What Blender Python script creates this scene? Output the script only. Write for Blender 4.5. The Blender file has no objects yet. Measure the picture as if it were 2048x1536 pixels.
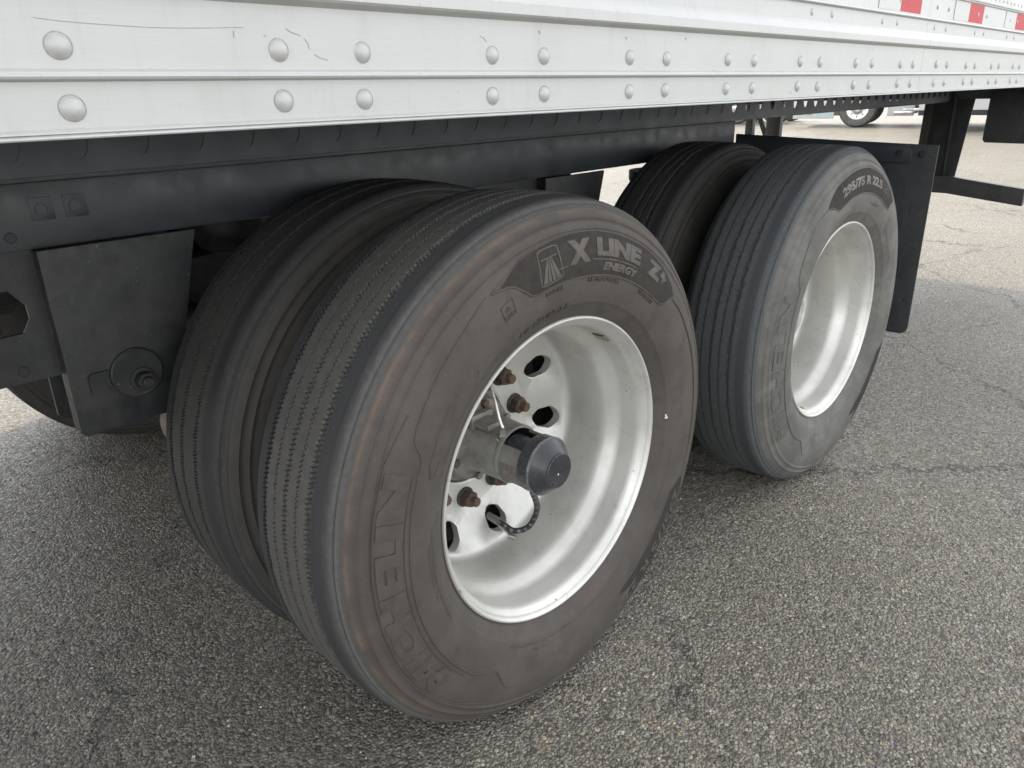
import bpy, bmesh, math, random
import numpy as np
from mathutils import Vector, Matrix
random.seed(7); rng = np.random.default_rng(7)
S = bpy.context.scene
C = S.collection
R = math.radians
PI = math.pi

# ------------------------------------------------------------------ camera
F_PX, YAW, PITCH, ROLL = 1492.58, 0.7737, 0.3716, -0.0263
CAM = Vector((0.0, -0.7435, 1.1604))
fw = Vector((math.cos(PITCH)*math.cos(YAW), math.cos(PITCH)*math.sin(YAW), -math.sin(PITCH)))
rt = Vector((math.sin(YAW), -math.cos(YAW), 0)); up = rt.cross(fw)
rt2 = rt*math.cos(ROLL) + up*math.sin(ROLL); up2 = up*math.cos(ROLL) - rt*math.sin(ROLL)
cd = bpy.data.cameras.new('camera'); cam = bpy.data.objects.new('camera', cd); C.objects.link(cam)
cam.matrix_world = Matrix(((rt2.x, up2.x, -fw.x, CAM.x), (rt2.y, up2.y, -fw.y, CAM.y), (rt2.z, up2.z, -fw.z, CAM.z), (0, 0, 0, 1)))
cd.sensor_width = 36; cd.lens = F_PX/2048*36; cd.clip_start = 0.02; cd.clip_end = 2000
S.camera = cam

# ------------------------------------------------------------------ light
SUN_EL, SUN_AZ = 57.0, 41.0          # azimuth from +Y towards +X
w = bpy.data.worlds.new('World'); S.world = w; w.use_nodes = True
nt = w.node_tree; nt.nodes.clear()
sky = nt.nodes.new('ShaderNodeTexSky'); sky.sky_type = 'NISHITA'; sky.sun_disc = False
sky.sun_elevation = R(SUN_EL); sky.sun_rotation = R(SUN_AZ)
sky.air_density = 1.0; sky.dust_density = 1.2; sky.ozone_density = 1.0
hsv = nt.nodes.new('ShaderNodeHueSaturation'); hsv.inputs['Saturation'].default_value = 0.12
bg = nt.nodes.new('ShaderNodeBackground'); bg.inputs['Strength'].default_value = 0.15
ow = nt.nodes.new('ShaderNodeOutputWorld')
nt.links.new(sky.outputs[0], hsv.inputs['Color']); nt.links.new(hsv.outputs[0], bg.inputs[0]); nt.links.new(bg.outputs[0], ow.inputs[0])
sl = bpy.data.lights.new('sun', 'SUN'); sl.energy = 0.6; sl.angle = R(6); sl.color = (1.0, 0.80, 0.50)
so = bpy.data.objects.new('sun', sl); C.objects.link(so)
az, el = R(SUN_AZ), R(SUN_EL)
sdir = Vector((math.sin(az)*math.cos(el), math.cos(az)*math.cos(el), math.sin(el)))
so.rotation_euler = sdir.to_track_quat('Z', 'Y').to_euler()
S.view_settings.view_transform = 'Standard'; S.view_settings.look = 'None'
S.view_settings.gamma = 1; S.view_settings.exposure = 1.93
S.view_settings.use_curve_mapping = False

# ------------------------------------------------------------------ materials
def new_mat(name):
    m = bpy.data.materials.new(name); m.use_nodes = True
    return m, m.node_tree, m.node_tree.nodes['Principled BSDF']
def N(t, typ, **kw):
    n = t.nodes.new(typ)
    for k, v in kw.items():
        if k in n.inputs: n.inputs[k].default_value = v
        else: setattr(n, k, v)
    return n
def ramp(t, fac, stops, interp='LINEAR'):
    r = t.nodes.new('ShaderNodeValToRGB'); r.color_ramp.interpolation = interp
    e = r.color_ramp.elements
    while len(e) < len(stops): e.new(0.5)
    for i, (p, c) in enumerate(stops):
        e[i].position = p
        e[i].color = (c, c, c, 1) if not hasattr(c, '__len__') else (*c, 1)
    t.links.new(fac, r.inputs[0]); return r.outputs[0]
def mix(t, a, b, fac, blend='MIX'):
    m = t.nodes.new('ShaderNodeMix'); m.data_type = 'RGBA'; m.blend_type = blend
    for s, v in ((m.inputs['Factor'], fac), (m.inputs['A'], a), (m.inputs['B'], b)):
        if hasattr(v, 'links') or hasattr(v, 'is_output'): t.links.new(v, s)
        elif hasattr(v, '__len__'): s.default_value = (*v, 1)
        else: s.default_value = v
    return m.outputs['Result']
def math_n(t, op, a, b=None, c=None):
    m = t.nodes.new('ShaderNodeMath'); m.operation = op
    for i, v in enumerate((a, b, c)):
        if v is None: continue
        if hasattr(v, 'is_output'): t.links.new(v, m.inputs[i])
        else: m.inputs[i].default_value = v
    return m.outputs[0]
def coords(t): return t.nodes.new('ShaderNodeTexCoord').outputs['Object']
def noise(t, vec, scale, detail=4, rough=0.55, dist=0):
    n = N(t, 'ShaderNodeTexNoise', Scale=scale, Detail=detail, Roughness=rough, Distortion=dist)
    if vec: t.links.new(vec, n.inputs['Vector'])
    return n.outputs['Fac']
def scaled(t, vec, s):
    m = t.nodes.new('ShaderNodeMapping'); m.inputs['Scale'].default_value = s
    t.links.new(vec, m.inputs['Vector']); return m.outputs[0]
def bump(t, bsdf, h, strength, dist=0.001, prev=None):
    b = N(t, 'ShaderNodeBump', Strength=strength, Distance=dist); t.links.new(h, b.inputs['Height'])
    if prev: t.links.new(prev, b.inputs['Normal'])
    t.links.new(b.outputs[0], bsdf.inputs['Normal']); return b.outputs[0]

def mat_simple(name, col, rough=0.6, metal=0.0, nscale=30, var=0.25, bump_s=0.15, bump_d=0.0006, dirt=None, dirt_amt=0.5, spec=0.5, speck=0.0):
    m, t, b = new_mat(name); co = coords(t)
    n1 = noise(t, co, nscale, 5, 0.6)
    lo = tuple(c*(1-var) for c in col); hi = tuple(min(1, c*(1+var)) for c in col)
    c = ramp(t, n1, [(0.3, lo), (0.7, hi)])
    if dirt:
        n2 = noise(t, co, nscale*0.25, 6, 0.7, 0.4)
        f = ramp(t, n2, [(0.42, 0.0), (0.72, dirt_amt)])
        c = mix(t, c, dirt, f)
    if speck:
        sm_amt = 0.5 if speck > 0.5 else 0.15
        f = ramp(t, noise(t, co, 210, 2, 0.5), [(0.735, 0.0), (0.75, speck)])
        c = mix(t, c, (0.33, 0.32, 0.30), f)
        f = ramp(t, noise(t, scaled(t, co, (5, 5, 1.2)), 3.0, 7, 0.75, 0.6), [(0.5, 0.0), (0.72, sm_amt)])
        c = mix(t, c, tuple(x*1.9+0.012 for x in col), f)
    t.links.new(c, b.inputs['Base Color'])
    n3 = noise(t, co, nscale*2.3, 4, 0.6)
    t.links.new(ramp(t, n3, [(0.25, max(0.02, rough-0.1)), (0.75, min(1, rough+0.12))]), b.inputs['Roughness'])
    b.inputs['Metallic'].default_value = metal; b.inputs['Specular IOR Level'].default_value = spec
    if bump_s: bump(t, b, noise(t, co, nscale*8, 5, 0.65), bump_s, bump_d)
    return m

def mat_asphalt():
    m, t, b = new_mat('asphalt'); co = coords(t)
    # warp so that the stones are not perfect cells
    nw = N(t, 'ShaderNodeTexNoise', Scale=120.0, Detail=2.0); t.links.new(co, nw.inputs['Vector'])
    wv = t.nodes.new('ShaderNodeVectorMath'); wv.operation = 'MULTIPLY_ADD'
    t.links.new(nw.outputs['Color'], wv.inputs[0]); wv.inputs[1].default_value = (0.006, 0.006, 0.0); t.links.new(co, wv.inputs[2])
    def vor(scale, feat='F1'):
        v = N(t, 'ShaderNodeTexVoronoi', Scale=scale); v.feature = feat; v.voronoi_dimensions = '2D'
        t.links.new(wv.outputs[0], v.inputs['Vector']); return v
    v1 = vor(150.0); v2 = vor(290.0); v3 = vor(72.0)
    def rnd(v):
        s = t.nodes.new('ShaderNodeSeparateColor'); t.links.new(v.outputs['Color'], s.inputs[0]); return s.outputs
    r1, r2, r3 = rnd(v1), rnd(v2), rnd(v3)
    base = ramp(t, r1[0], [(0.0, (0.048, 0.047, 0.042)), (0.4, (0.14, 0.136, 0.124)), (0.75, (0.27, 0.26, 0.238)), (0.9, (0.34, 0.325, 0.29)), (1.0, (0.48, 0.455, 0.40))])
    fine = ramp(t, r2[1], [(0.0, (0.05, 0.049, 0.045)), (0.6, (0.17, 0.165, 0.15)), (1.0, (0.42, 0.405, 0.37))])
    c = mix(t, base, fine, ramp(t, r1[1], [(0.45, 0.0), (0.55, 0.75)]))
    # larger tan, pink and white stones here and there
    tan = ramp(t, r3[1], [(0.0, (0.34, 0.27, 0.19)), (0.25, (0.30, 0.205, 0.155)), (0.45, (0.44, 0.41, 0.35)), (0.8, (0.36, 0.31, 0.21))], 'CONSTANT')
    d3 = ramp(t, v3.outputs['Distance'], [(0.30, 1.0), (0.38, 0.0)])
    pick = math_n(t, 'MULTIPLY', ramp(t, r3[0], [(0.925, 0.0), (0.93, 1.0)]), d3)
    c = mix(t, c, tan, pick)
    pick2 = math_n(t, 'MULTIPLY', ramp(t, r3[0], [(0.70, 0.0), (0.71, 1.0), (0.925, 1.0), (0.926, 0.0)]), d3)
    c = mix(t, c, ramp(t, r3[2], [(0.0, (0.10, 0.098, 0.092)), (0.5, (0.24, 0.235, 0.22)), (1.0, (0.46, 0.45, 0.41))]), math_n(t, 'MULTIPLY', pick2, 0.85))
    # dark binder between stones
    gap = ramp(t, v1.outputs['Distance'], [(0.42, 0.0), (0.75, 0.55)])
    c = mix(t, c, (0.022, 0.021, 0.020), math_n(t, 'MULTIPLY', gap, math_n(t, 'SUBTRACT', 1.0, math_n(t, 'MAXIMUM', pick, pick2))))
    # broad tonal drift, worn dusty tan further away
    big = noise(t, co, 0.7, 5, 0.6)
    c = mix(t, c, ramp(t, big, [(0.3, (1.02, 0.985, 0.91)), (0.7, (1.36, 1.30, 1.17))]), 1.0, 'MULTIPLY')
    dust = noise(t, co, 5.0, 6, 0.7)
    c = mix(t, c, (0.22, 0.19, 0.145), ramp(t, dust, [(0.42, 0.08), (0.78, 0.36)]))
    # hairline cracks
    vc = N(t, 'ShaderNodeTexVoronoi', Scale=0.75); vc.feature = 'DISTANCE_TO_EDGE'; vc.voronoi_dimensions = '2D'
    nw2 = N(t, 'ShaderNodeTexNoise', Scale=4.0, Detail=6.0, Roughness=0.7); t.links.new(co, nw2.inputs['Vector'])
    wv2 = t.nodes.new('ShaderNodeVectorMath'); wv2.operation = 'MULTIPLY_ADD'
    t.links.new(nw2.outputs['Color'], wv2.inputs[0]); wv2.inputs[1].default_value = (0.5, 0.5, 0.0); t.links.new(co, wv2.inputs[2])
    t.links.new(wv2.outputs[0], vc.inputs['Vector'])
    crack = ramp(t, vc.outputs['Distance'], [(0.0, 1.0), (0.012, 0.0)])
    brk = ramp(t, noise(t, co, 1.7, 3), [(0.42, 0.0), (0.54, 1.0)])
    crack = math_n(t, 'MULTIPLY', crack, brk)
    c = mix(t, c, (0.02, 0.019, 0.018), math_n(t, 'MULTIPLY', crack, 0.8))
    t.links.new(c, b.inputs['Base Color'])
    t.links.new(ramp(t, r1[2], [(0.0, 0.33), (1.0, 0.75)]), b.inputs['Roughness'])
    b.inputs['Specular IOR Level'].default_value = 0.5
    h1 = math_n(t, 'MULTIPLY', math_n(t, 'SUBTRACT', 1.0, v1.outputs['Distance']), math_n(t, 'ADD', r1[0], 0.5))
    h2 = math_n(t, 'MULTIPLY', math_n(t, 'SUBTRACT', 1.0, v2.outputs['Distance']), 0.4)
    h = math_n(t, 'ADD', h1, h2)
    h = math_n(t, 'ADD', h, math_n(t, 'MULTIPLY', math_n(t, 'MAXIMUM', pick, pick2), 0.9))
    h = math_n(t, 'SUBTRACT', h, math_n(t, 'MULTIPLY', crack, 1.5))
    n1 = bump(t, b, h, 1.0, 0.0050)
    bump(t, b, noise(t, co, 30, 4, 0.6), 0.6, 0.004, n1)
    return m

def mat_rubber(name, side, tread, edge, edge_amt, zone=None, patchy=1.45):
    """rubber coloured by what the tyre wears: dusty sidewall, scrubbed tread, a dirt line on the shoulder"""
    m, t, b = new_mat(name); co = coords(t)
    s = t.nodes.new('ShaderNodeSeparateXYZ'); t.links.new(co, s.inputs[0])
    r = math_n(t, 'SQRT', math_n(t, 'ADD', math_n(t, 'MULTIPLY', s.outputs[0], s.outputs[0]), math_n(t, 'MULTIPLY', s.outputs[2], s.outputs[2])))
    nz = noise(t, co, 9, 6, 0.7, 0.3); nf = noise(t, co, 90, 4, 0.65)
    rj = math_n(t, 'ADD', r, math_n(t, 'MULTIPLY', math_n(t, 'SUBTRACT', nf, 0.5), 0.0025))
    sd = mix(t, side, tuple(c*patchy for c in side), ramp(t, nz, [(0.42, 0.0), (0.75, 1.0)]))
    sd = mix(t, sd, tuple(c*0.72 for c in side), ramp(t, noise(t, co, 23, 5, 0.6), [(0.5, 0.0), (0.7, 0.6)]))
    tr = mix(t, tread, tuple(c*1.35 for c in tread), ramp(t, nf, [(0.35, 0.0), (0.7, 1.0)]))
    # the outer rib stays dark and smooth, the middle ribs are scrubbed pale
    if zone:
        yy = math_n(t, 'ABSOLUTE', math_n(t, 'SUBTRACT', s.outputs[1], 0.118))
        yj = math_n(t, 'ADD', yy, math_n(t, 'MULTIPLY', math_n(t, 'SUBTRACT', nf, 0.5), 0.008))
        tr = mix(t, tr, zone, ramp(t, yj, [(0.058, 0.0), (0.066, 1.0), (0.088, 0.8), (0.101, 0.25)]))
    # dirt band on the shoulder
    band = ramp(t, rj, [(0.470, 0.0), (0.477, 0.12), (0.4800, 0.30), (0.4815, 1.0), (0.4835, 1.0), (0.4838, 0.0)])
    band = math_n(t, 'MULTIPLY', band, ramp(t, nz, [(0.38, 0.12*edge_amt), (0.62, edge_amt)]))
    sd = mix(t, sd, edge, band)
    # worn, bluish scuffed shoulder
    sh = ramp(t, rj, [(0.4835, 0.0), (0.486, 1.0)])
    c = mix(t, sd, tr, sh)
    dd = ramp(t, noise(t, co, 260, 2, 0.5), [(0.73, 0.0), (0.76, 1.0)])
    c = mix(t, c, (0.34, 0.33, 0.30), math_n(t, 'MULTIPLY', dd, 0.35))
    t.links.new(c, b.inputs['Base Color'])
    t.links.new(ramp(t, nz, [(0.3, 0.62), (0.75, 0.82)]), b.inputs['Roughness'])
    b.inputs['Specular IOR Level'].default_value = 0.35
    n1 = bump(t, b, noise(t, co, 420, 4, 0.7), 0.25, 0.0006)
    return m

def mat_alu(name, base, rough, metal=1.0, streak=True):
    m, t, b = new_mat(name); co = coords(t)
    n1 = noise(t, co, 7, 6, 0.65, 0.5)
    c = ramp(t, n1, [(0.25, tuple(x*0.86 for x in base)), (0.55, base), (0.8, tuple(min(1, x*1.05) for x in base))])
    stain = ramp(t, noise(t, co, 18, 6, 0.75, 0.8), [(0.55, 0.0), (0.72, 0.55)])
    c = mix(t, c, (0.46, 0.44, 0.37), stain)
    sp = ramp(t, noise(t, co, 75, 3, 0.5), [(0.735, 0.0), (0.75, 1.0)])
    c = mix(t, c, (0.12, 0.11, 0.10), math_n(t, 'MULTIPLY', sp, 0.7))
    t.links.new(c, b.inputs['Base Color'])
    t.links.new(ramp(t, noise(t, co, 12, 6, 0.7), [(0.3, rough-0.12), (0.75, rough+0.12)]), b.inputs['Roughness'])
    b.inputs['Metallic'].default_value = metal
    bump(t, b, noise(t, co, 300, 3, 0.6), 0.10, 0.0004)
    return m

def mat_panel():
    m, t, b = new_mat('white_painted_rail'); co = coords(t)
    br = noise(t, scaled(t, co, (6.0, 60.0, 260.0)), 3.0, 5, 0.7)
    c = ramp(t, br, [(0.3, (0.475, 0.485, 0.478)), (0.7, (0.535, 0.543, 0.532))])
    sm = noise(t, co, 3.2, 6, 0.7, 0.5)
    c = mix(t, c, (0.42, 0.425, 0.415), ramp(t, sm, [(0.48, 0.0), (0.75, 0.5)]))
    st = noise(t, scaled(t, co, (45.0, 1.0, 5.0)), 1.0, 6, 0.75)
    c = mix(t, c, (0.36, 0.36, 0.34), ramp(t, st, [(0.52, 0.0), (0.75, 0.30)]))
    sp = ramp(t, noise(t, co, 120, 3, 0.55), [(0.725, 0.0), (0.745, 1.0)])
    c = mix(t, c, (0.22, 0.21, 0.19), math_n(t, 'MULTIPLY', sp, 0.65))
    t.links.new(c, b.inputs['Base Color'])
    b.inputs['Metallic'].default_value = 0.25
    t.links.new(ramp(t, br, [(0.3, 0.36), (0.7, 0.52)]), b.inputs['Roughness'])
    bump(t, b, br, 0.08, 0.0006)
    return m

M = {}
M['asphalt'] = mat_asphalt()
M['rub_front'] = mat_rubber('sun_browned_rubber', (0.070, 0.0615, 0.0555), (0.090, 0.087, 0.082), (0.34, 0.225, 0.125), 0.6, zone=(0.042, 0.043, 0.046))
M['rub_rear'] = mat_rubber('grey_dusty_rubber', (0.108, 0.105, 0.097), (0.078, 0.083, 0.085), (0.16, 0.15, 0.13), 0.2, zone=(0.062, 0.067, 0.070), patchy=1.8)
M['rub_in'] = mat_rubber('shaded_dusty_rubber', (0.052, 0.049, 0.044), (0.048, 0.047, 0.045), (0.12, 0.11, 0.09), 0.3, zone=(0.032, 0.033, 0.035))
M['knurl'] = mat_simple('ribbed_dark_rubber', (0.042, 0.0375, 0.034), 0.85, nscale=60, var=0.2, bump_s=0.5, bump_d=0.0008, spec=0.2)
M['letter_f'] = mat_simple('smooth_dusty_rubber', (0.106, 0.096, 0.087), 0.7, nscale=40, var=0.25, bump_s=0.1, dirt=(0.05, 0.045, 0.042), dirt_amt=0.7, spec=0.3)
M['emb_f'] = mat_simple('raised_rubber', (0.071, 0.0625, 0.0565), 0.68, nscale=40, var=0.2, bump_s=0.1, spec=0.35)
M['emb_r'] = mat_simple('raised_grey_rubber', (0.108, 0.105, 0.097), 0.7, nscale=40, var=0.2, bump_s=0.1, spec=0.35)
M['letter_r'] = mat_simple('smooth_grey_rubber', (0.19, 0.185, 0.172), 0.7, nscale=40, var=0.25, bump_s=0.1, dirt=(0.06, 0.058, 0.054), dirt_amt=0.8, spec=0.3)
M['alu_wheel'] = mat_alu('machined_aluminium', (0.66, 0.655, 0.62), 0.50, 0.62)
M['alu_lip'] = mat_alu('bright_aluminium_lip', (0.92, 0.92, 0.90), 0.26, 0.9)
M['panel'] = mat_panel()
M['rivet'] = mat_simple('white_rivet_paint', (0.48, 0.488, 0.48), 0.45, 0.15, nscale=80, var=0.10, bump_s=0.08, dirt=(0.40, 0.39, 0.36), dirt_amt=0.5)
M['rivet_shade'] = mat_simple('rivet_shade_ring', (0.30, 0.30, 0.30), 0.7, 0.0, nscale=200, var=0.3, bump_s=0)  # dark shading round each rivet head, put into the ring's colour
M['body'] = mat_simple('white_body_paint', (0.56, 0.565, 0.56), 0.4, 0.1, nscale=3, var=0.05, bump_s=0.05, dirt=(0.5, 0.49, 0.46), dirt_amt=0.3)
M['rail'] = mat_simple('glossy_black_frame_paint', (0.036, 0.042, 0.050), 0.38, 0.0, nscale=9, var=0.2, bump_s=0.15, dirt=(0.055, 0.061, 0.070), dirt_amt=0.5, spec=0.6, speck=0.3)
M['rail_haze'] = mat_simple('lens_hazed_rail_paint', (0.085, 0.102, 0.124), 0.42, 0.0, nscale=7, var=0.12, bump_s=0.1, dirt=(0.12, 0.135, 0.15), dirt_amt=0.4)  # dark rail paint lightened and blued: lens glare put into the colour
M['frame'] = mat_simple('dusty_black_steel', (0.021, 0.0225, 0.024), 0.5, 0.0, nscale=18, var=0.35, bump_s=0.3, dirt=(0.058, 0.055, 0.050), dirt_amt=0.7, speck=0.7)
M['dark'] = mat_simple('black_steel', (0.016, 0.018, 0.022), 0.6, 0.0, nscale=14, var=0.3, bump_s=0.2, dirt=(0.05, 0.047, 0.042), dirt_amt=0.5)
M['flap'] = mat_simple('black_mud_flap_rubber', (0.024, 0.026, 0.029), 0.6, 0.0, nscale=22, var=0.25, bump_s=0.3, dirt=(0.045, 0.045, 0.045), dirt_amt=0.5, speck=0.6)
M['hub'] = mat_simple('grey_cast_metal', (0.27, 0.27, 0.26), 0.5, 0.6, nscale=30, var=0.25, bump_s=0.4, bump_d=0.001, dirt=(0.17, 0.13, 0.10), dirt_amt=0.6)
M['rust'] = mat_simple('rusty_iron', (0.125, 0.083, 0.060), 0.75, 0.25, nscale=110, var=0.45, bump_s=0.6, bump_d=0.001, dirt=(0.20, 0.115, 0.07), dirt_amt=0.5)
M['rustdk'] = mat_simple('dark_rusted_iron', (0.062, 0.052, 0.046), 0.7, 0.3, nscale=110, var=0.4, bump_s=0.5, bump_d=0.001, dirt=(0.11, 0.073, 0.052), dirt_amt=0.5)
M['cap'] = mat_simple('satin_black_plastic', (0.026, 0.029, 0.034), 0.30, 0.0, nscale=50, var=0.15, bump_s=0.1, dirt=(0.12, 0.12, 0.12), dirt_amt=0.3)
M['capedge'] = mat_simple('scuffed_plastic_edge', (0.17, 0.17, 0.17), 0.6, 0.0, nscale=160, var=0.6, bump_s=0.2, dirt=(0.05, 0.05, 0.055), dirt_amt=0.95)
M['steel'] = mat_simple('braided_steel', (0.55, 0.52, 0.48), 0.3, 0.9, nscale=200, var=0.25, bump_s=0.3)
M['hose'] = mat_simple('black_rubber_hose', (0.022, 0.024, 0.027), 0.5, 0.0, nscale=80, var=0.2, bump_s=0.1)
M['mark'] = mat_simple('white_ink', (0.62, 0.62, 0.60), 0.6, 0.0, nscale=200, var=0.15, bump_s=0)
M['red'] = mat_simple('red_reflective_film', (0.50, 0.028, 0.038), 0.55, 0.0, nscale=120, var=0.12, bump_s=0.1)
M['white'] = mat_simple('white_reflective_film', (0.58, 0.59, 0.58), 0.5, 0.0, nscale=90, var=0.05, bump_s=0.1)
M['lineblk'] = mat_simple('dark_scuff', (0.27, 0.27, 0.27), 0.8, 0.0, nscale=90, var=0.3, bump_s=0)
M['sticker'] = mat_simple('grey_foil_weight', (0.30, 0.30, 0.25), 0.35, 0.5, nscale=60, var=0.4, bump_s=0.1)
M['yellow'] = mat_simple('pale_yellow_scrap', (0.55, 0.55, 0.28), 0.6, 0.0, nscale=90, var=0.3, bump_s=0.1)
M['drum'] = mat_simple('dusty_brake_drum', (0.20, 0.175, 0.14), 0.75, 0.1, nscale=30, var=0.3, bump_s=0.3)
M['chrome'] = mat_simple('chrome', (0.75, 0.76, 0.77), 0.12, 1.0, nscale=20, var=0.05, bump_s=0)
M['paleblue'] = mat_simple('pale_blue_paint', (0.38, 0.52, 0.58), 0.4, 0.0, nscale=20, var=0.05, bump_s=0)
M['glass'] = mat_simple('dark_cab_glass', (0.02, 0.025, 0.03), 0.06, 0.0, nscale=4, var=0.05, bump_s=0)
M['leaf'] = mat_simple('pale_green_leaf', (0.32, 0.36, 0.14), 0.6, 0.0, nscale=60, var=0.3, bump_s=0.2)

# ------------------------------------------------------------------ helpers
def link(o, parent=None):
    C.objects.link(o)
    if parent is not None: o.parent = parent
    return o
def empty(name, loc=(0, 0, 0), label=None, cat=None, parent=None, group=None, rz=0):
    o = bpy.data.objects.new(name, None); o.empty_display_size = 0.1
    o.location = loc; o.rotation_euler = (0, 0, rz)
    if label: o['label'] = label
    if cat: o['category'] = cat
    if group: o['group'] = group
    return link(o, parent)
def finish(name, bm, mat, parent=None, smooth=False, loc=None, rot=None, ang=None):
    me = bpy.data.meshes.new(name); bm.normal_update(); bm.to_mesh(me); bm.free()
    for mm in (mat if isinstance(mat, (list, tuple)) else [mat]): me.materials.append(mm)
    if smooth:
        me.polygons.foreach_set('use_smooth', [True]*len(me.polygons))
        if ang: me.set_sharp_from_angle(angle=R(ang))
    o = bpy.data.objects.new(name, me)
    if loc is not None: o.location = loc
    if rot is not None: o.rotation_euler = rot
    return link(o, parent)
def add_box(bm, lo, hi, bevel=0.0):
    g = bmesh.ops.create_cube(bm, size=1.0)
    vs = g['verts']
    c = [(a+b)/2 for a, b in zip(lo, hi)]; s = [abs(b-a) for a, b in zip(lo, hi)]
    for v in vs: v.co = Vector((c[0]+v.co.x*s[0], c[1]+v.co.y*s[1], c[2]+v.co.z*s[2]))
    if bevel > 0:
        es = list({e for v in vs for e in v.link_edges})
        bmesh.ops.bevel(bm, geom=es, offset=bevel, segments=2, profile=0.6, affect='EDGES')
def box(name, lo, hi, mat, parent=None, bevel=0.003):
    bm = bmesh.new(); add_box(bm, lo, hi, bevel); return finish(name, bm, mat, parent, smooth=bevel > 0, ang=40)
def add_prism(bm, poly, y0, y1, plane='xz', bevel=0.0):
    """extrude an outline lying in plane (xz -> along y, yz -> along x)"""
    def P(a, b, d): return (a, d, b) if plane == 'xz' else (d, a, b)
    v0 = [bm.verts.new(P(a, b, y0)) for a, b in poly]; v1 = [bm.verts.new(P(a, b, y1)) for a, b in poly]
    n = len(poly); fs = [bm.faces.new(v0), bm.faces.new(v1[::-1])]
    for i in range(n): fs.append(bm.faces.new((v0[i], v1[i], v1[(i+1) % n], v0[(i+1) % n])))
    bmesh.ops.recalc_face_normals(bm, faces=fs)
    if bevel > 0:
        es = list({e for f in fs[:2] for e in f.edges})
        bmesh.ops.bevel(bm, geom=es, offset=bevel, segments=2, profile=0.6, affect='EDGES')
def prism(name, poly, y0, y1, mat, parent=None, plane='xz', bevel=0.0015):
    bm = bmesh.new(); add_prism(bm, poly, y0, y1, plane, bevel); return finish(name, bm, mat, parent, smooth=bevel > 0, ang=35)
def add_lathe(bm, prof, seg=48, a0=0, a1=2*PI, closed=True):
    """profile of (r, y) turned about the y axis"""
    full = abs(a1-a0-2*PI) < 1e-6
    rings = []
    for i in range(seg if full else seg+1):
        a = a0+(a1-a0)*i/seg; ca, sa = math.cos(a), math.sin(a)
        rings.append([bm.verts.new((r*ca, y, r*sa)) for r, y in prof])
    n = len(rings)
    fs = []
    for i in range(n if full else n-1):
        A, B = rings[i], rings[(i+1) % n]
        for j in range(len(prof)-1): fs.append(bm.faces.new((A[j], A[j+1], B[j+1], B[j])))
    return rings, fs
def lathe(name, prof, mat, parent=None, seg=48, loc=None, rot=None, ang=35):
    bm = bmesh.new(); rings, fs = add_lathe(bm, prof, seg)
    bmesh.ops.remove_doubles(bm, verts=bm.verts[:], dist=1e-6)
    bmesh.ops.recalc_face_normals(bm, faces=bm.faces[:])
    return finish(name, bm, mat, parent, smooth=True, ang=ang, loc=loc, rot=rot)
def add_tube(bm, pts, r, seg=8, cap=True):
    pts = [Vector(p) for p in pts]; rings = []
    nrm = None
    for i, p in enumerate(pts):
        d = (pts[min(i+1, len(pts)-1)]-pts[max(i-1, 0)]).normalized()
        if nrm is None:
            nrm = d.orthogonal().normalized()
        nrm = (nrm-d*nrm.dot(d)).normalized(); bi = d.cross(nrm)
        rr = r[i] if hasattr(r, '__len__') else r
        rings.append([bm.verts.new(p+(nrm*math.cos(2*PI*k/seg)+bi*math.sin(2*PI*k/seg))*rr) for k in range(seg)])
    for A, B in zip(rings, rings[1:]):
        for k in range(seg): bm.faces.new((A[k], A[(k+1) % seg], B[(k+1) % seg], B[k]))
    if cap: bm.faces.new(rings[0][::-1]); bm.faces.new(rings[-1])
    return rings
def spline(ctrl, n=12):
    P = [Vector(p) for p in ctrl]; P = [2*P[0]-P[1]]+P+[2*P[-1]-P[-2]]; out = []
    for i in range(1, len(P)-2):
        for k in range(n):
            u = k/n
            out.append(0.5*((2*P[i])+(P[i+1]-P[i-1])*u+(2*P[i-1]-5*P[i]+4*P[i+1]-P[i+2])*u*u+(3*P[i]-P[i-1]-3*P[i+1]+P[i+2])*u**3))
    out.append(P[-2]); return out
def add_hex(bm, r, y0, y1, n=6, c=(0, 0), ph=0.0):
    v0 = [bm.verts.new((c[0]+r*math.cos(2*PI*k/n+ph), y0, c[1]+r*math.sin(2*PI*k/n+ph))) for k in range(n)]
    v1 = [bm.verts.new((c[0]+r*math.cos(2*PI*k/n+ph), y1, c[1]+r*math.sin(2*PI*k/n+ph))) for k in range(n)]
    f = [bm.faces.new(v0), bm.faces.new(v1[::-1])]
    for k in range(n): f.append(bm.faces.new((v0[k], v1[k], v1[(k+1) % n], v0[(k+1) % n])))
    bmesh.ops.recalc_face_normals(bm, faces=f)

# ------------------------------------------------------------------ ground
def grid_plane(name, x0, x1, y0, y1, z, mat):
    bm = bmesh.new(); vs = [bm.verts.new(p) for p in ((x0, y0, z), (x1, y0, z), (x1, y1, z), (x0, y1, z))]
    bm.faces.new(vs); o = finish(name, bm, mat); o['kind'] = 'structure'; return o
g = grid_plane('ground', -500, 900, -500, 900, 0.0, M['asphalt'])

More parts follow.
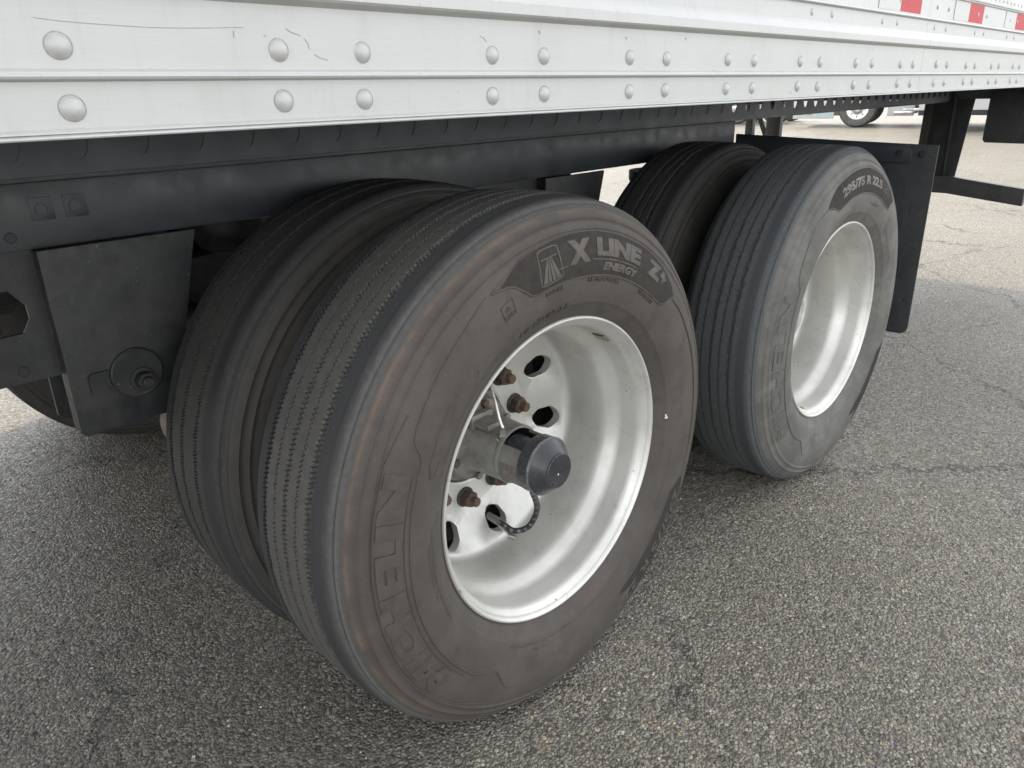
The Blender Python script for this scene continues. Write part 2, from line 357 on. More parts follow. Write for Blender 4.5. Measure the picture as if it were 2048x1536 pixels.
# loose and half-sunk stones of the surface that stand proud of the binder
def gravel():
    pts = []
    while len(pts) < 15000:
        x = rng.uniform(-0.2, 6.0); y = rng.uniform(-1.6, 2.2)
        d = math.hypot(x, y+0.74)
        if rng.random() < min(1, (1.3/max(d, 0.3))**1.2): pts.append((x, y))
    verts = []; faces = []; mats = []
    for x, y in pts:
        s = 0.0016+0.0022*rng.random()**2.5; n = 6; a0 = rng.uniform(0, 6.28); st = rng.uniform(0.7, 1.5)
        b = len(verts); h = s*rng.uniform(0.35, 0.8)
        ca, sa = math.cos(a0), math.sin(a0)
        for rr, z in ((1.0, -0.0005), (0.62, h)):
            for k in range(n):
                a = 2*PI*k/n; q = s*rr*rng.uniform(0.75, 1.2)
                u, v = q*math.cos(a)*st, q*math.sin(a)
                verts.append((x+u*ca-v*sa, y+u*sa+v*ca, z+(rng.uniform(-0.25, 0.25)*h if rr < 1 else 0)))
        for k in range(n): faces.append((b+k, b+(k+1) % n, b+n+(k+1) % n, b+n+k))
        faces.append(tuple(b+n+k for k in range(n)))
        q = rng.random(); mi = 0 if q < 0.5 else (1 if q < 0.82 else (2 if q < 0.93 else 3))
        mats += [mi]*(n+1)
    me = bpy.data.meshes.new('gravel'); me.from_pydata(verts, [], faces)
    for nm, col in (('dark_stone', (0.085, 0.082, 0.076)), ('grey_stone', (0.24, 0.232, 0.216)), ('tan_stone', (0.40, 0.32, 0.23)), ('white_stone', (0.55, 0.53, 0.48))):
        me.materials.append(mat_simple(nm, col, 0.6, nscale=300, var=0.2, bump_s=0))
    me.polygons.foreach_set('material_index', mats); me.update()
    o = bpy.data.objects.new('gravel', me); o['kind'] = 'stuff'; o['label'] = 'small stones standing proud of the worn asphalt'; o['category'] = 'gravel'
    link(o)
gravel()

# ------------------------------------------------------------------ the semi trailer
trailer = empty('semi_trailer', (0.9526, 1.295, 0), 'white semi-trailer with riveted side rail on twin dual-wheel axles', 'trailer')
def tp(o):                       # parts are modelled in world coordinates, then parented
    o.parent = trailer; o.location = Vector(o.location)-Vector(trailer.location); return o
W2 = 2.59                        # trailer width
X0, X1 = -10.2, 5.45             # front and rear ends
YR = 0.0605                      # plane of the outer rim flange
XW = (0.9526, 2.2205); ZW = 0.495

# side rail: one extruded aluminium section
prof = [(0.010, 1.1318), (0.0, 1.1322), (-0.0058, 1.1328), (-0.0064, 1.1340), (-0.0058, 1.1352), (-0.0030, 1.1368), (-0.0048, 1.1374), (-0.0046, 1.1382), (-0.0012, 1.1408), (0.0, 1.1412),
        (0.0, 1.1785), (-0.0020, 1.1792), (-0.0065, 1.1805), (-0.0075, 1.1825), (-0.0062, 1.1842), (-0.0062, 1.1848), (-0.0052, 1.1862), (-0.0020, 1.1880), (0.0, 1.1888),
        (0.0, 1.2480), (-0.0040, 1.2500), (-0.0105, 1.2525), (-0.0125, 1.2550), (-0.0125, 1.2680), (-0.0105, 1.2705), (0.0, 1.2870), (0.0015, 1.2890),
        (0.0015, 1.3180), (-0.0005, 1.3186), (-0.0055, 1.3196), (-0.0065, 1.3215), (-0.0050, 1.3245), (0.0, 1.3262), (0.0015, 1.3270),
        (0.0015, 1.3830), (-0.0035, 1.3840), (-0.0040, 1.3870), (-0.0005, 1.3875), (-0.0005, 1.3890), (-0.0040, 1.3895), (-0.0042, 1.3935), (0.0, 1.3945), (0.010, 1.3945)]
bm = bmesh.new()
xs = [X0, -4.0, -1.0, 2.4378, 2.4386, X1]
def rail_mesh(y_of):
    bm = bmesh.new(); cols = []
    for i, x in enumerate(xs):
        cols.append([bm.verts.new((x, y_of(y), z)) for y, z in prof])
    for i, (A, B) in enumerate(zip(cols, cols[1:])):
        if i == 3: continue          # the hairline butt joint between two rail lengths
        for j in range(len(prof)-1): bm.faces.new((A[j], B[j], B[j+1], A[j+1]))
    return bm
rail = tp(finish('side_rail', rail_mesh(lambda y: y), M['panel'], smooth=True, ang=24))
def child(o, par):               # world-modelled child of a part whose origin is the world origin
    o.parent = par; return o
tp(finish('side_rail', rail_mesh(lambda y: W2-y), M['panel'], smooth=True, ang=24))
child(box('joint_strip', (2.430, 0.004, 1.140), (2.447, 0.010, 1.39), M['dark'], bevel=0), rail)

# rivets: one dome mesh, every rivet an object
def rivet_mesh(r, h):
    bm = bmesh.new(); pr = [(0.0, -h), (r*0.30, -h*0.97), (r*0.6, -h*0.80), (r*0.85, -h*0.48), (r*0.97, -h*0.16), (r, -0.0004), (r*1.10, -0.0003)]
    add_lathe(bm, pr, 20); bmesh.ops.remove_doubles(bm, verts=bm.verts[:], dist=1e-6); bmesh.ops.recalc_face_normals(bm, faces=bm.faces[:])
    me = bpy.data.meshes.new('rivet'); bm.to_mesh(me); bm.free(); me.materials.append(M['rivet']); me.materials.append(M['rivet_shade']); me.polygons.foreach_set('material_index', [1 if math.hypot(p.center.x, p.center.z) > r else 0 for p in me.polygons])
    me.polygons.foreach_set('use_smooth', [True]*len(me.polygons)); return me
rv_big, rv_small, rv_tiny = rivet_mesh(0.0103, 0.0048), rivet_mesh(0.0066, 0.0026), rivet_mesh(0.0055, 0.0022)
def rivet(me, x, z, y=0.0, par=None):
    o = bpy.data.objects.new('rivet', me); o.location = (x+random.uniform(-.0012, .0012), y, z+random.uniform(-.0008, .0008))
    o.rotation_euler = (random.uniform(-.03, .03), random.uniform(0, 6), random.uniform(-.03, .03))
    link(o, par or rail)
for k in range(-1, 17):
    xb = 0.2315+0.3048*k
    for x in (xb, xb-0.1017):
        if -0.05 < x < X1-0.05:
            rivet(rv_big, x, 1.2070); rivet(rv_big, x, 1.1582)
for k in range(-1, 9):
    xb = 2.200+0.4064*k
    for x in (xb, xb-0.103):
        if x < X1-0.05: rivet(rv_small, x, 1.3025, 0.0015)
        if 1.9 < x < X1-0.05: rivet(rv_tiny, x, 1.3545, 0.0008)

# reflective tape: white piece then red piece
def tape(x0, x1, mat, name, lab):
    bm = bmesh.new(); add_box(bm, (x0, 0.0006, 1.3305), (x1, 0.0016, 1.3815), 0.0)
    o = finish(name, bm, mat); child(o, rail); o['label'] = lab
for x in (1.455, 2.057, 2.661, 3.250, 3.845, 4.44, 5.03):
    tape(x, x+0.149, M['white'], 'reflective_tape', 'white reflective tape piece')
    tape(x+0.1494, x+0.306, M['red'], 'reflective_tape', 'red reflective tape piece')
    bm = bmesh.new(); add_box(bm, (x-0.0016, 0.0004, 1.3302), (x-0.0004, 0.0016, 1.3818)); child(finish('tape_edge', bm, M['lineblk']), rail)

# scratches: thin scored lines
def scratch(pts, wd=0.0009):
    bm = bmesh.new()
    for a, b in zip(pts, pts[1:]):
        d = Vector((b[0]-a[0], 0, b[1]-a[1])).normalized(); n = Vector((-d.z, 0, d.x))*wd/2
        A, B = Vector((a[0], -0.0003, a[1])), Vector((b[0], -0.0003, b[1]))
        bm.faces.new([bm.verts.new(p) for p in (A-n, B-n, B+n, A+n)])
    child(finish('scratch', bm, M['lineblk']), rail)
scratch([(.217, 1.2270), (.236, 1.2252), (.256, 1.2243), (.28, 1.2236), (.31, 1.2230), (.345, 1.2237), (.382, 1.2255), (.400, 1.2262)], 0.0004)
scratch([(.446, 1.2270), (.452, 1.2235), (.459, 1.2220), (.462, 1.2205)], 0.0006)
scratch([(.466, 1.2185), (.470, 1.2140), (.471, 1.2080)], 0.0006)
scratch([(.476, 1.2035), (.484, 1.1995), (.491, 1.1985), (.4915, 1.1970)], 0.0006)
scratch([(.389, 1.2230), (.3885, 1.2170)], 0.0008)
scratch([(.720, 1.228), (.7275, 1.2255), (.730, 1.2215)], 0.0007)
for x, z in ((1.03, 1.236), (1.62, 1.149), (1.30, 1.19), (0.83, 1.238), (2.05, 1.24), (1.2, 1.24)):
    scratch([(x, z), (x+.003, z-.0035)], 0.0018)

# upper body
wallz = 1.3948
wall = tp(box('side_wall', (X0, 0.001, 1.3946), (X1, 0.030, 4.02), M['body'], bevel=0))
for k in range(46):
    x = 2.98+0.0508*k
    if x < X1-0.06: rivet(rv_tiny, x, 1.4075, 0.001, wall)
bm = bmesh.new()
for k in range(13):
    xj = X1-0.02-1.2192*k
    if xj > X0: add_box(bm, (xj-0.045, -0.003, 1.42), (xj, 0.0, 4.0), 0.0)
child(finish('panel_joint', bm, M['body']), wall)
tp(box('side_wall', (X0, W2-0.030, 1.3946), (X1, W2-0.001, 4.02), M['body'], bevel=0))
tp(box('roof', (X0, 0.0, 4.021), (X1, W2, 4.07), M['body'], bevel=0))
tp(box('front_wall', (X0-0.03, 0.0, 1.15), (X0-0.001, W2, 4.07), M['body'], bevel=0))
tp(box('rear_door', (X1+0.001, 0.05, 1.20), (X1+0.04, W2/2-0.004, 3.98), M['body'], bevel=0.004))
tp(box('rear_door', (X1+0.001, W2/2+0.004, 1.20), (X1+0.04, W2-0.05, 3.98), M['body'], bevel=0.004))
tp(box('rear_sill', (X1-0.10, 0.012, 1.06), (X1+0.05, W2-0.012, 1.19), M['rail'], bevel=0.004))
tp(box('floor', (X0, 0.011, 1.27), (X1, W2-0.011, 1.31), M['dark'], bevel=0))
# cross members
cmm = None
for k in range(52):
    x = 0.2315-0.051+0.3048*(k-34)
    if cmm is None:
        bm = bmesh.new()
        add_box(bm, (-0.003, 0.012, 1.18), (0.003, W2-0.012, 1.269)); add_box(bm, (-0.028, 0.012, 1.172), (0.028, W2-0.012, 1.1795))
        o = finish('cross_member', bm, M['dark']); cmm = o.data
    else: o = link(bpy.data.objects.new('cross_member', cmm))
    o.location = (x, 0, 0); tp(o)

# body rails with a row of pin holes (z 1.05 to 1.17), both sides
def holed_rail(y0, sgn, x0, x1, nm='body_rail'):
    p = 0.1016; hx, hz, zc, zb, zt = 0.0195, 0.034, 1.108, 1.052, 1.171
    n = int((x1-x0)/p); K = 20
    verts = []; faces = []
    def V(x, z, y): verts.append((x, y, z)); return len(verts)-1
    th = 0.0012*sgn
    for i in range(n):
        cx = x0+p*(i+0.5); L, Rr = cx-p/2, cx+p/2
        ang = [2*PI*k/K for k in range(K)]
        for yy, fl in ((y0, False), (y0+th, True)):
            inn = [V(cx+hx*math.cos(a), zc+hz*math.sin(a), yy) for a in ang]
            out = []
            for a in ang:
                ca, sa = math.cos(a), math.sin(a)
                tx = (p/2)/abs(ca) if abs(ca) > 1e-9 else 1e9
                hh = (zt-zc) if sa > 0 else (zc-zb)
                tz = hh/abs(sa) if abs(sa) > 1e-9 else 1e9
                tt = min(tx, tz); out.append(V(cx+ca*tt, zc+sa*tt, yy))
            for k in range(K):
                q = (inn[k], inn[(k+1) % K], out[(k+1) % K], out[k])
                faces.append(q if not fl else q[::-1])
            # corners
            for (sx, zz) in ((L, zb), (Rr, zb), (L, zt), (Rr, zt)):
                c = V(sx, zz, yy); o1 = [o for o in out if abs(verts[o][0]-sx) < 1e-6]; o2 = [o for o in out if abs(verts[o][2]-zz) < 1e-6]
                a = min(o1, key=lambda o: abs(verts[o][2]-zz)); b2 = min(o2, key=lambda o: abs(verts[o][0]-sx))
                if a != b2: faces.append((a, c, b2))
            if not fl: front = inn
        for k in range(K): faces.append((front[k], inn[k], inn[(k+1) % K], front[(k+1) % K]))
    me = bpy.data.meshes.new(nm); me.from_pydata(verts, [], faces); me.update(); me.materials.append(M['rail_haze'])
    o = link(bpy.data.objects.new(nm, me)); tp(o)
    fl = 0.05*sgn
    bm = bmesh.new()
    add_box(bm, (x0, min(y0+0.0005*sgn, y0+fl), 1.045), (x0+n*p, max(y0+0.0005*sgn, y0+fl), 1.0515))
    o2 = finish('rail_flange', bm, M['rail']); child(o2, o)
    return o
HX0 = 0.4386-0.1016/2-0.1016*28
HN = 0.1016
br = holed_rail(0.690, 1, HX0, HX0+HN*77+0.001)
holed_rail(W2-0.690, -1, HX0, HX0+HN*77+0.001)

# sliding suspension frame: two box rails and its cross pieces
sub = tp(box('slider_frame_rail', (-0.55, 0.694, 0.937), (2.70, 0.775, 1.0445), M['rail'], bevel=0.004))
tp(box('slider_frame_rail', (-0.55, W2-0.775, 0.937), (2.70, W2-0.694, 1.0445), M['rail'], bevel=0.004))
for x in (-0.45, 0.52, 1.70, 2.62):
    tp(box('frame_cross_tube', (x-0.05, 0.776, 0.95), (x+0.05, W2-0.776, 1.04), M['dark'], bevel=0.006))
# sliding-frame inner channel that closes off the holes ahead of x = 2.75
bm = bmesh.new(); add_box(bm, (-0.5, 0.6917, 1.0525), (2.62, 0.6936, 1.168)); tp(finish('inner_channel', bm, M['rail_haze']))
bm = bmesh.new(); add_box(bm, (-0.5, W2-0.6936, 1.0525), (2.62, W2-0.6917, 1.168)); tp(finish('inner_channel', bm, M['rail']))
# bright weld scratch along the seam
bm = bmesh.new(); add_box(bm, (0.47, 0.6935, 1.0440), (0.83, 0.6945, 1.0455)); child(finish('seam_edge', bm, M['frame']), sub)
# embossed plates on the box rail
for cx in (0.366, 0.418):
    bm = bmesh.new(); add_box(bm, (cx-0.018, 0.6930, 0.982), (cx+0.018, 0.6945, 1.020), 0.0006)
    pl = child(finish('pin_plate', bm, M['rail'], smooth=True, ang=30), sub)
    bm = bmesh.new(); add_lathe(bm, [(0.011, 0.003), (0.0108, 0.0015), (0.0088, 0.0015), (0.0085, 0.003), (0, 0.003)], 24)
    bmesh.ops.remove_doubles(bm, verts=bm.verts[:], dist=1e-6)
    finish('pin_boss', bm, M['rail'], trailer, smooth=True, ang=35, loc=Vector((cx, 0.6895, 1.0))-Vector(trailer.location))

def hanger(dx, flip=False):
    Y = (lambda y: W2-y) if flip else (lambda y: y)
    poly = [(0.337+dx, 0.9365), (0.336+dx, 0.606), (0.345+dx, 0.598), (0.500+dx, 0.598), (0.516+dx, 0.612), (0.605+dx, 0.9365)]
    h = tp(prism('suspension_hanger', poly, Y(0.672), Y(0.682), M['frame'], bevel=0.002))
    child(prism('rear_plate', poly, Y(0.800), Y(0.810), M['frame'], bevel=0), h)
    bm = bmesh.new(); add_box(bm, (0.338+dx, min(Y(.6825), Y(.7150)), 0.606), (0.345+dx, max(Y(.6825), Y(.7150)), 0.935)); child(finish('front_plate', bm, M['frame']), h)
    # wing plate with an eight-sided opening
    zc, xc = 0.818, 0.288
    bm = bmesh.new()
    outer = [(-0.42+dx, 0.71), (0.08+dx, 0.70), (0.337+dx, 0.694), (0.337+dx, 0.9365), (-0.42+dx, 0.9365)]
    y = Y(0.705)
    inn = [(0.100+dx, 0.874), (0.19+dx, 0.875), (0.290+dx, 0.874), (0.310+dx, 0.845), (0.311+dx, 0.822), (0.297+dx, 0.799), (0.19+dx, 0.796), (0.100+dx, 0.796), (0.078+dx, 0.82), (0.078+dx, 0.85)]
    out = [(0.02+dx, 0.9365), (0.20+dx, 0.9365), (0.3365+dx, 0.9365), (0.3365+dx, 0.86), (0.3365+dx, 0.78), (0.3365+dx, 0.713), (0.20+dx, 0.714), (0.02+dx, 0.716), (-0.1+dx, 0.77), (-0.1+dx, 0.88)]
    y2 = Y(0.713); nn = len(inn); L4 = [[bm.verts.new((a, yy, b)) for a, b in q] for q, yy in ((inn, y), (out, y), (out, y2), (inn, y2))]
    for A_, B_ in zip(L4, L4[1:]+L4[:1]):
        for k in range(nn): bm.faces.new((A_[k], A_[(k+1) % nn], B_[(k+1) % nn], B_[k]))
    bmesh.ops.recalc_face_normals(bm, faces=bm.faces[:])
    wp = child(finish('wing_plate', bm, M['frame']), h)
    for bx, bz in ((0.305, 0.937-0.012), (0.296, 0.716)):
        pass
    # pivot: eccentric washer, nut, square hole
    s = -1 if not flip else 1
    bm = bmesh.new(); add_lathe(bm, [(0, s*0.008), (0.044, s*0.008), (0.047, s*0.0055), (0.0475, 0.0)], 48)
    bmesh.ops.remove_doubles(bm, verts=bm.verts[:], dist=1e-6); bmesh.ops.recalc_face_normals(bm, faces=bm.faces[:])
    me_o = finish('pivot_washer', bm, M['frame'], trailer, smooth=True, ang=35, loc=Vector((0.449+dx, Y(0.672), 0.694))-Vector(trailer.location))
    bm = bmesh.new(); add_lathe(bm, [(0.0235, 0), (0.0225, s*0.003), (0.017, s*0.0035)], 32); add_hex(bm, 0.0165, s*0.003, s*0.020); add_lathe(bm, [(0.010, s*0.018), (0.0098, s*0.030), (0.008, s*0.032), (0, s*0.032)], 20)
    finish('pivot_nut', bm, M['frame'], me_o, smooth=True, ang=30, loc=(0.006, s*0.008, -0.014))
    bm = bmesh.new(); add_box(bm, (-0.0065, min(0, s*0.0012), -0.0065), (0.0065, max(0, s*0.0012), 0.0065)); finish('square_hole', bm, M['hose'], me_o, loc=(-0.019, s*0.0078, 0.024), rot=(0, 0.25, 0))
    bm = bmesh.new(); add_prism(bm, [(0, -0.022), (0.028, -0.022), (0.020, 0), (0.028, 0.022), (0, 0.022), (-.006, .016), (-.006, -.016)], 0, s*0.007); finish('cam_stop', bm, M['frame'], trailer, loc=Vector((0.372+dx, Y(0.672), 0.690))-Vector(trailer.location))
    return h
h1 = hanger(0); hanger(1.268); hanger(0, True); hanger(1.268, True)
for bx, bz in ((0.297, 0.9365-0.0), (0.296, 0.714)):
    bm = bmesh.new(); add_lathe(bm, [(0, -0.001), (0.008, -0.001), (0.009, 0.0)], 20)
    finish('plate_hole', bm, M['hose'], trailer, loc=Vector((0.281 if bz < .9 else 0.311, 0.7045 if bz < .9 else 0.6935, .734 if bz < .9 else .960))-Vector(trailer.location))

# trailing arms, axles, air springs, brake chambers
for i, xw in enumerate(XW):
    for side in (0, 1):
        Y = (lambda y: W2-y) if side else (lambda y: y)
        bm = bmesh.new(); a, b_ = (0.449+1.268*i, 0.694), (xw, 0.60)
        add_prism(bm, [(a[0]-0.04, a[1]-0.05), (xw+0.10, 0.50), (xw+0.34, 0.62), (xw+0.34, 0.68), (xw+0.08, 0.66), (a[0], a[1]+0.05)], Y(0.70), Y(0.79), 'xz', 0.006)
        tp(finish('trailing_arm', bm, M['frame'], smooth=True, ang=35))
        bm = bmesh.new(); add_lathe(bm, [(0, 0), (0.11, 0), (0.12, 0.02), (0.105, 0.045), (0.122, 0.08), (0.105, 0.12), (0.12, 0.16), (0.12, 0.19), (0, 0.19)], 28)
        bmesh.ops.remove_doubles(bm, verts=bm.verts[:], dist=1e-6)
        finish('air_spring', bm, M['hose'], trailer, smooth=True, ang=50, loc=Vector((xw+0.25, Y(0.86), 0.69))-Vector(trailer.location), rot=(PI/2, 0, 0))
        bm = bmesh.new(); add_lathe(bm, [(0, 0), (0.07, 0.0), (0.085, 0.012), (0.085, 0.05), (0.092, 0.056), (0.092, 0.066), (0.085, 0.072), (0.08, 0.12), (0, 0.13)], 28)
        bmesh.ops.remove_doubles(bm, verts=bm.verts[:], dist=1e-6)
        finish('brake_chamber', bm, M['dark'], trailer, smooth=True, ang=40, loc=Vector((xw-0.30, Y(1.0), 0.62))-Vector(trailer.location), rot=(0, 0, PI/2))
    bm = bmesh.new(); add_tube(bm, [(xw, 0.45, ZW), (xw, W2-0.45, ZW)], 0.0635, 24); tp(finish('axle', bm, M['dark'], smooth=True, ang=40))
# dusty brake drum edges showing past the inner front tyre
bm = bmesh.new()
add_lathe(bm, [(0.0, 0.0), (0.062, 0.0), (0.072, 0.008), (0.075, 0.03), (0.075, 0.04), (0.0, 0.045)], 32)
bmesh.ops.remove_doubles(bm, verts=bm.verts[:], dist=1e-6)
finish('air_canister', bm, M['drum'], trailer, smooth=True, ang=40, loc=Vector((0.565, 0.69, 0.552))-Vector(trailer.location))

# ------------------------------------------------------------------ tyres
SP = [(.2890, .012), (.2925, .0055), (.2965, .0045), (.300, .002), (.306, -.003), (.315, -.0095), (.3245, -.0148), (.3255, -.0160), (.3275, -.0166), (.335, -.0198), (.345, -.0225), (.360, -.0252), (.375, -.0266), (.390, -.0270), (.405, -.0262), (.420, -.0240), (.435, -.0205), (.445, -.0170), (.452, -.0142), (.4525, -.0150), (.4535, -.0146), (.454, -.0135), (.460, -.0105), (.4682, -.0062), (.4686, -.0072), (.4696, -.0066), (.470, -.0052), (.476, -.0012), (.4815, .0026), (.4832, .0052), (.4838, .0048), (.4850, .0062), (.488, .0092), (.4912, .0125)]
rs_, ds_ = zip(*[(r, d) for r, d in SP if r >= .2965])
SPr = np.array(sorted(rs_)); SPd = np.interp(SPr, rs_, ds_)
_coarse = [(.2965, .0045), (.306, -.003), (.315, -.0095), (.335, -.0198), (.360, -.0252), (.390, -.0270), (.420, -.0240), (.445, -.0170), (.460, -.0105), (.476, -.0012), (.4815, .0026)]
def side_y(r): return float(np.interp(r, [a for a, b in _coarse], [b for a, b in _coarse]))
YC = 0.118
def make_tyre(name, nseg, grooves, sipes, mat, shoulder=None, ragged=(), tick_n=400, parent=None, seed=0, smooth_side=None):
    """grooves/sipes: axial positions measured from the outer rim flange plane"""
    rg = np.random.default_rng(seed)
    ys = [.0130, .0136, .0150, .0156]                                   # shoulder groove columns
    ys = [.0125, .0130, .0134, .0152, .0156, .018, .0215, .026, .031, .038, .045]
    feats = [(g, 'g') for g in grooves]+[(s, 's') for s in sipes]
    for y, k in feats:
        if k == 'g': ys += [y-.0082, y-.0072, y-.0050, y-.0030, y-.0022, y-.0014, y+.0014, y+.0022, y+.0030, y+.0050, y+.0072, y+.0082]
        else: ys += [y-.0052, y-.0042, y-.0012, y-.0006, y+.0006, y+.0012, y+.0042, y+.0052]
    ys += [2*YC-v for v in ys[:11]]
    ys = sorted(y for y in ys if .0124 < y < 2*YC-.0124)
    ys = np.array([y for i, y in enumerate(ys) if i == 0 or y-ys[i-1] > 2.5e-4])
    u = (ys-YC)/.088
    rt_ = np.where(np.abs(u) < 1, .507-.0032*u*u, 0)
    m_ = np.abs(u) >= 1
    rt_[m_] = np.interp(np.abs(ys[m_]-YC), [.088, .0955, .1005, .1055], [.5038, .5005, .4965, .4912])
    a = np.arange(nseg)/nseg*2*PI
    A, Yg = np.meshgrid(a, ys, indexing='ij')
    D = np.zeros_like(A); SH = np.zeros_like(A)
    zig = .0010*np.sin(A*100)+.0008*np.sin(A*37+1.3)
    zig2 = .0016*(rg.random(nseg)-.5)[:, None]
    ph = (A*tick_n/(2*PI)) % 1.0
    per = nseg//tick_n; seg_i = (np.arange(nseg) % per)[:, None]
    for y, k in feats:
        tl = (seg_i == 0); tr_ = (seg_i == per//2)
        lj = 1+.16*(np.repeat(rg.random(nseg//per+1), per)[:nseg]-.5)[:, None]
        SH += (zig if k == 'g' else zig*.25)*np.clip(1.6-np.abs(Yg-y)/.0075, 0, 1)
        left = (Yg < y); 
        if k == 'g':
            D = np.maximum(D, np.where(np.abs(Yg-y) < .0023, .0080, 0))
            D = np.maximum(D, np.where((Yg > y-.0073*lj) & left & tl, .0055, 0)); D = np.maximum(D, np.where((Yg < y+.0073*lj) & ~left & tr_, .0055, 0))
        else:
            D = np.maximum(D, np.where(np.abs(Yg-y) < .0009, .0060, 0))
            D = np.maximum(D, np.where((Yg > y-.0043*lj) & left & tl, .0052, 0)); D = np.maximum(D, np.where((Yg < y+.0043*lj) & ~left & tr_, .0052, 0))
    for (y, wd) in ragged:          # torn, feathered edge
        nz = rg.random((nseg, len(ys)))
        nz = (nz+np.roll(nz, 1, 0)+np.roll(nz, 2, 0))/3
        D = np.where((Yg > y-.006) & (Yg < y+wd) & (nz > .50), D+.0030*nz, D)
    # shoulder groove
    D = np.maximum(D, np.where((Yg > .0132) & (Yg < .0154), .0032, 0)); D = np.maximum(D, np.where((Yg < 2*YC-.0132) & (Yg > 2*YC-.0154), .0032, 0))
    if smooth_side:
        y0, y1, dd = smooth_side; D = D+np.where((Yg > y0) & (Yg < y1), dd*np.sin(PI*(Yg-y0)/(y1-y0)), 0)
    if shoulder:                     # fine ticks along the shoulder groove
        D = np.where((Yg > .0155) & (Yg < .019) & (((A*shoulder/(2*PI)) % 1.0) < .4), D+.0022, D)
    Yg = Yg+SH
    Rr = rt_[None, :]-D
    sr = np.array([r for r, d in SP]); sd = np.array([d for r, d in SP])
    wav = .0002*np.sin(A[:, :1]*2+.5)+.0001*np.sin(A[:, :1]*5)
    RR = np.concatenate([np.repeat(sr[None, :], nseg, 0), Rr, np.repeat(sr[::-1][None, :], nseg, 0)], 1)
    YY = np.concatenate([sd[None, :]+wav*np.sin(np.clip((sr-.30)/.18, 0, 1)*PI)[None, :], Yg, np.repeat((2*YC-sd)[::-1][None, :], nseg, 0)], 1)
    AA = np.repeat(a[:, None], RR.shape[1], 1)
    X = RR*np.cos(AA); Z = RR*np.sin(AA); Y = YY.copy()
    lim = -ZW+0.0015                                                   # flattened where it stands on the ground
    low = np.clip((-0.30-Z)/.19, 0, 1)*np.exp(-(X/.16)**2)
    Y += np.where(YY < YC, -1, 1)*low*.010*np.sin(np.clip((RR-.32)/.17, 0, 1)*PI)
    Z = np.maximum(Z, lim)
    n, mcols = X.shape
    co = np.stack([X, Y, Z], -1).reshape(-1, 3)
    i = np.arange(n)[:, None]; j = np.arange(mcols-1)[None, :]
    v0 = i*mcols+j; v1 = ((i+1) % n)*mcols+j
    F = np.stack([v0, v0+1, v1+1, v1], -1).reshape(-1, 4)
    me = bpy.data.meshes.new(name)
    me.vertices.add(len(co)); me.vertices.foreach_set('co', co.astype(np.float32).ravel())
    me.loops.add(F.size); me.loops.foreach_set('vertex_index', F.ravel().astype(np.int32))
    me.polygons.add(len(F)); me.polygons.foreach_set('loop_start', np.arange(0, F.size, 4, dtype=np.int32)); me.polygons.foreach_set('loop_total', np.full(len(F), 4, dtype=np.int32))
    ns = len(SP)
    sm = np.zeros((n, mcols-1), bool); sm[:, :ns-1] = True; sm[:, -(ns-1):] = True
    me.update(calc_edges=True)
    me.polygons.foreach_set('use_smooth', sm.ravel())
    me.materials.append(mat); me.update()
    o = bpy.data.objects.new(name, me); return link(o, parent)

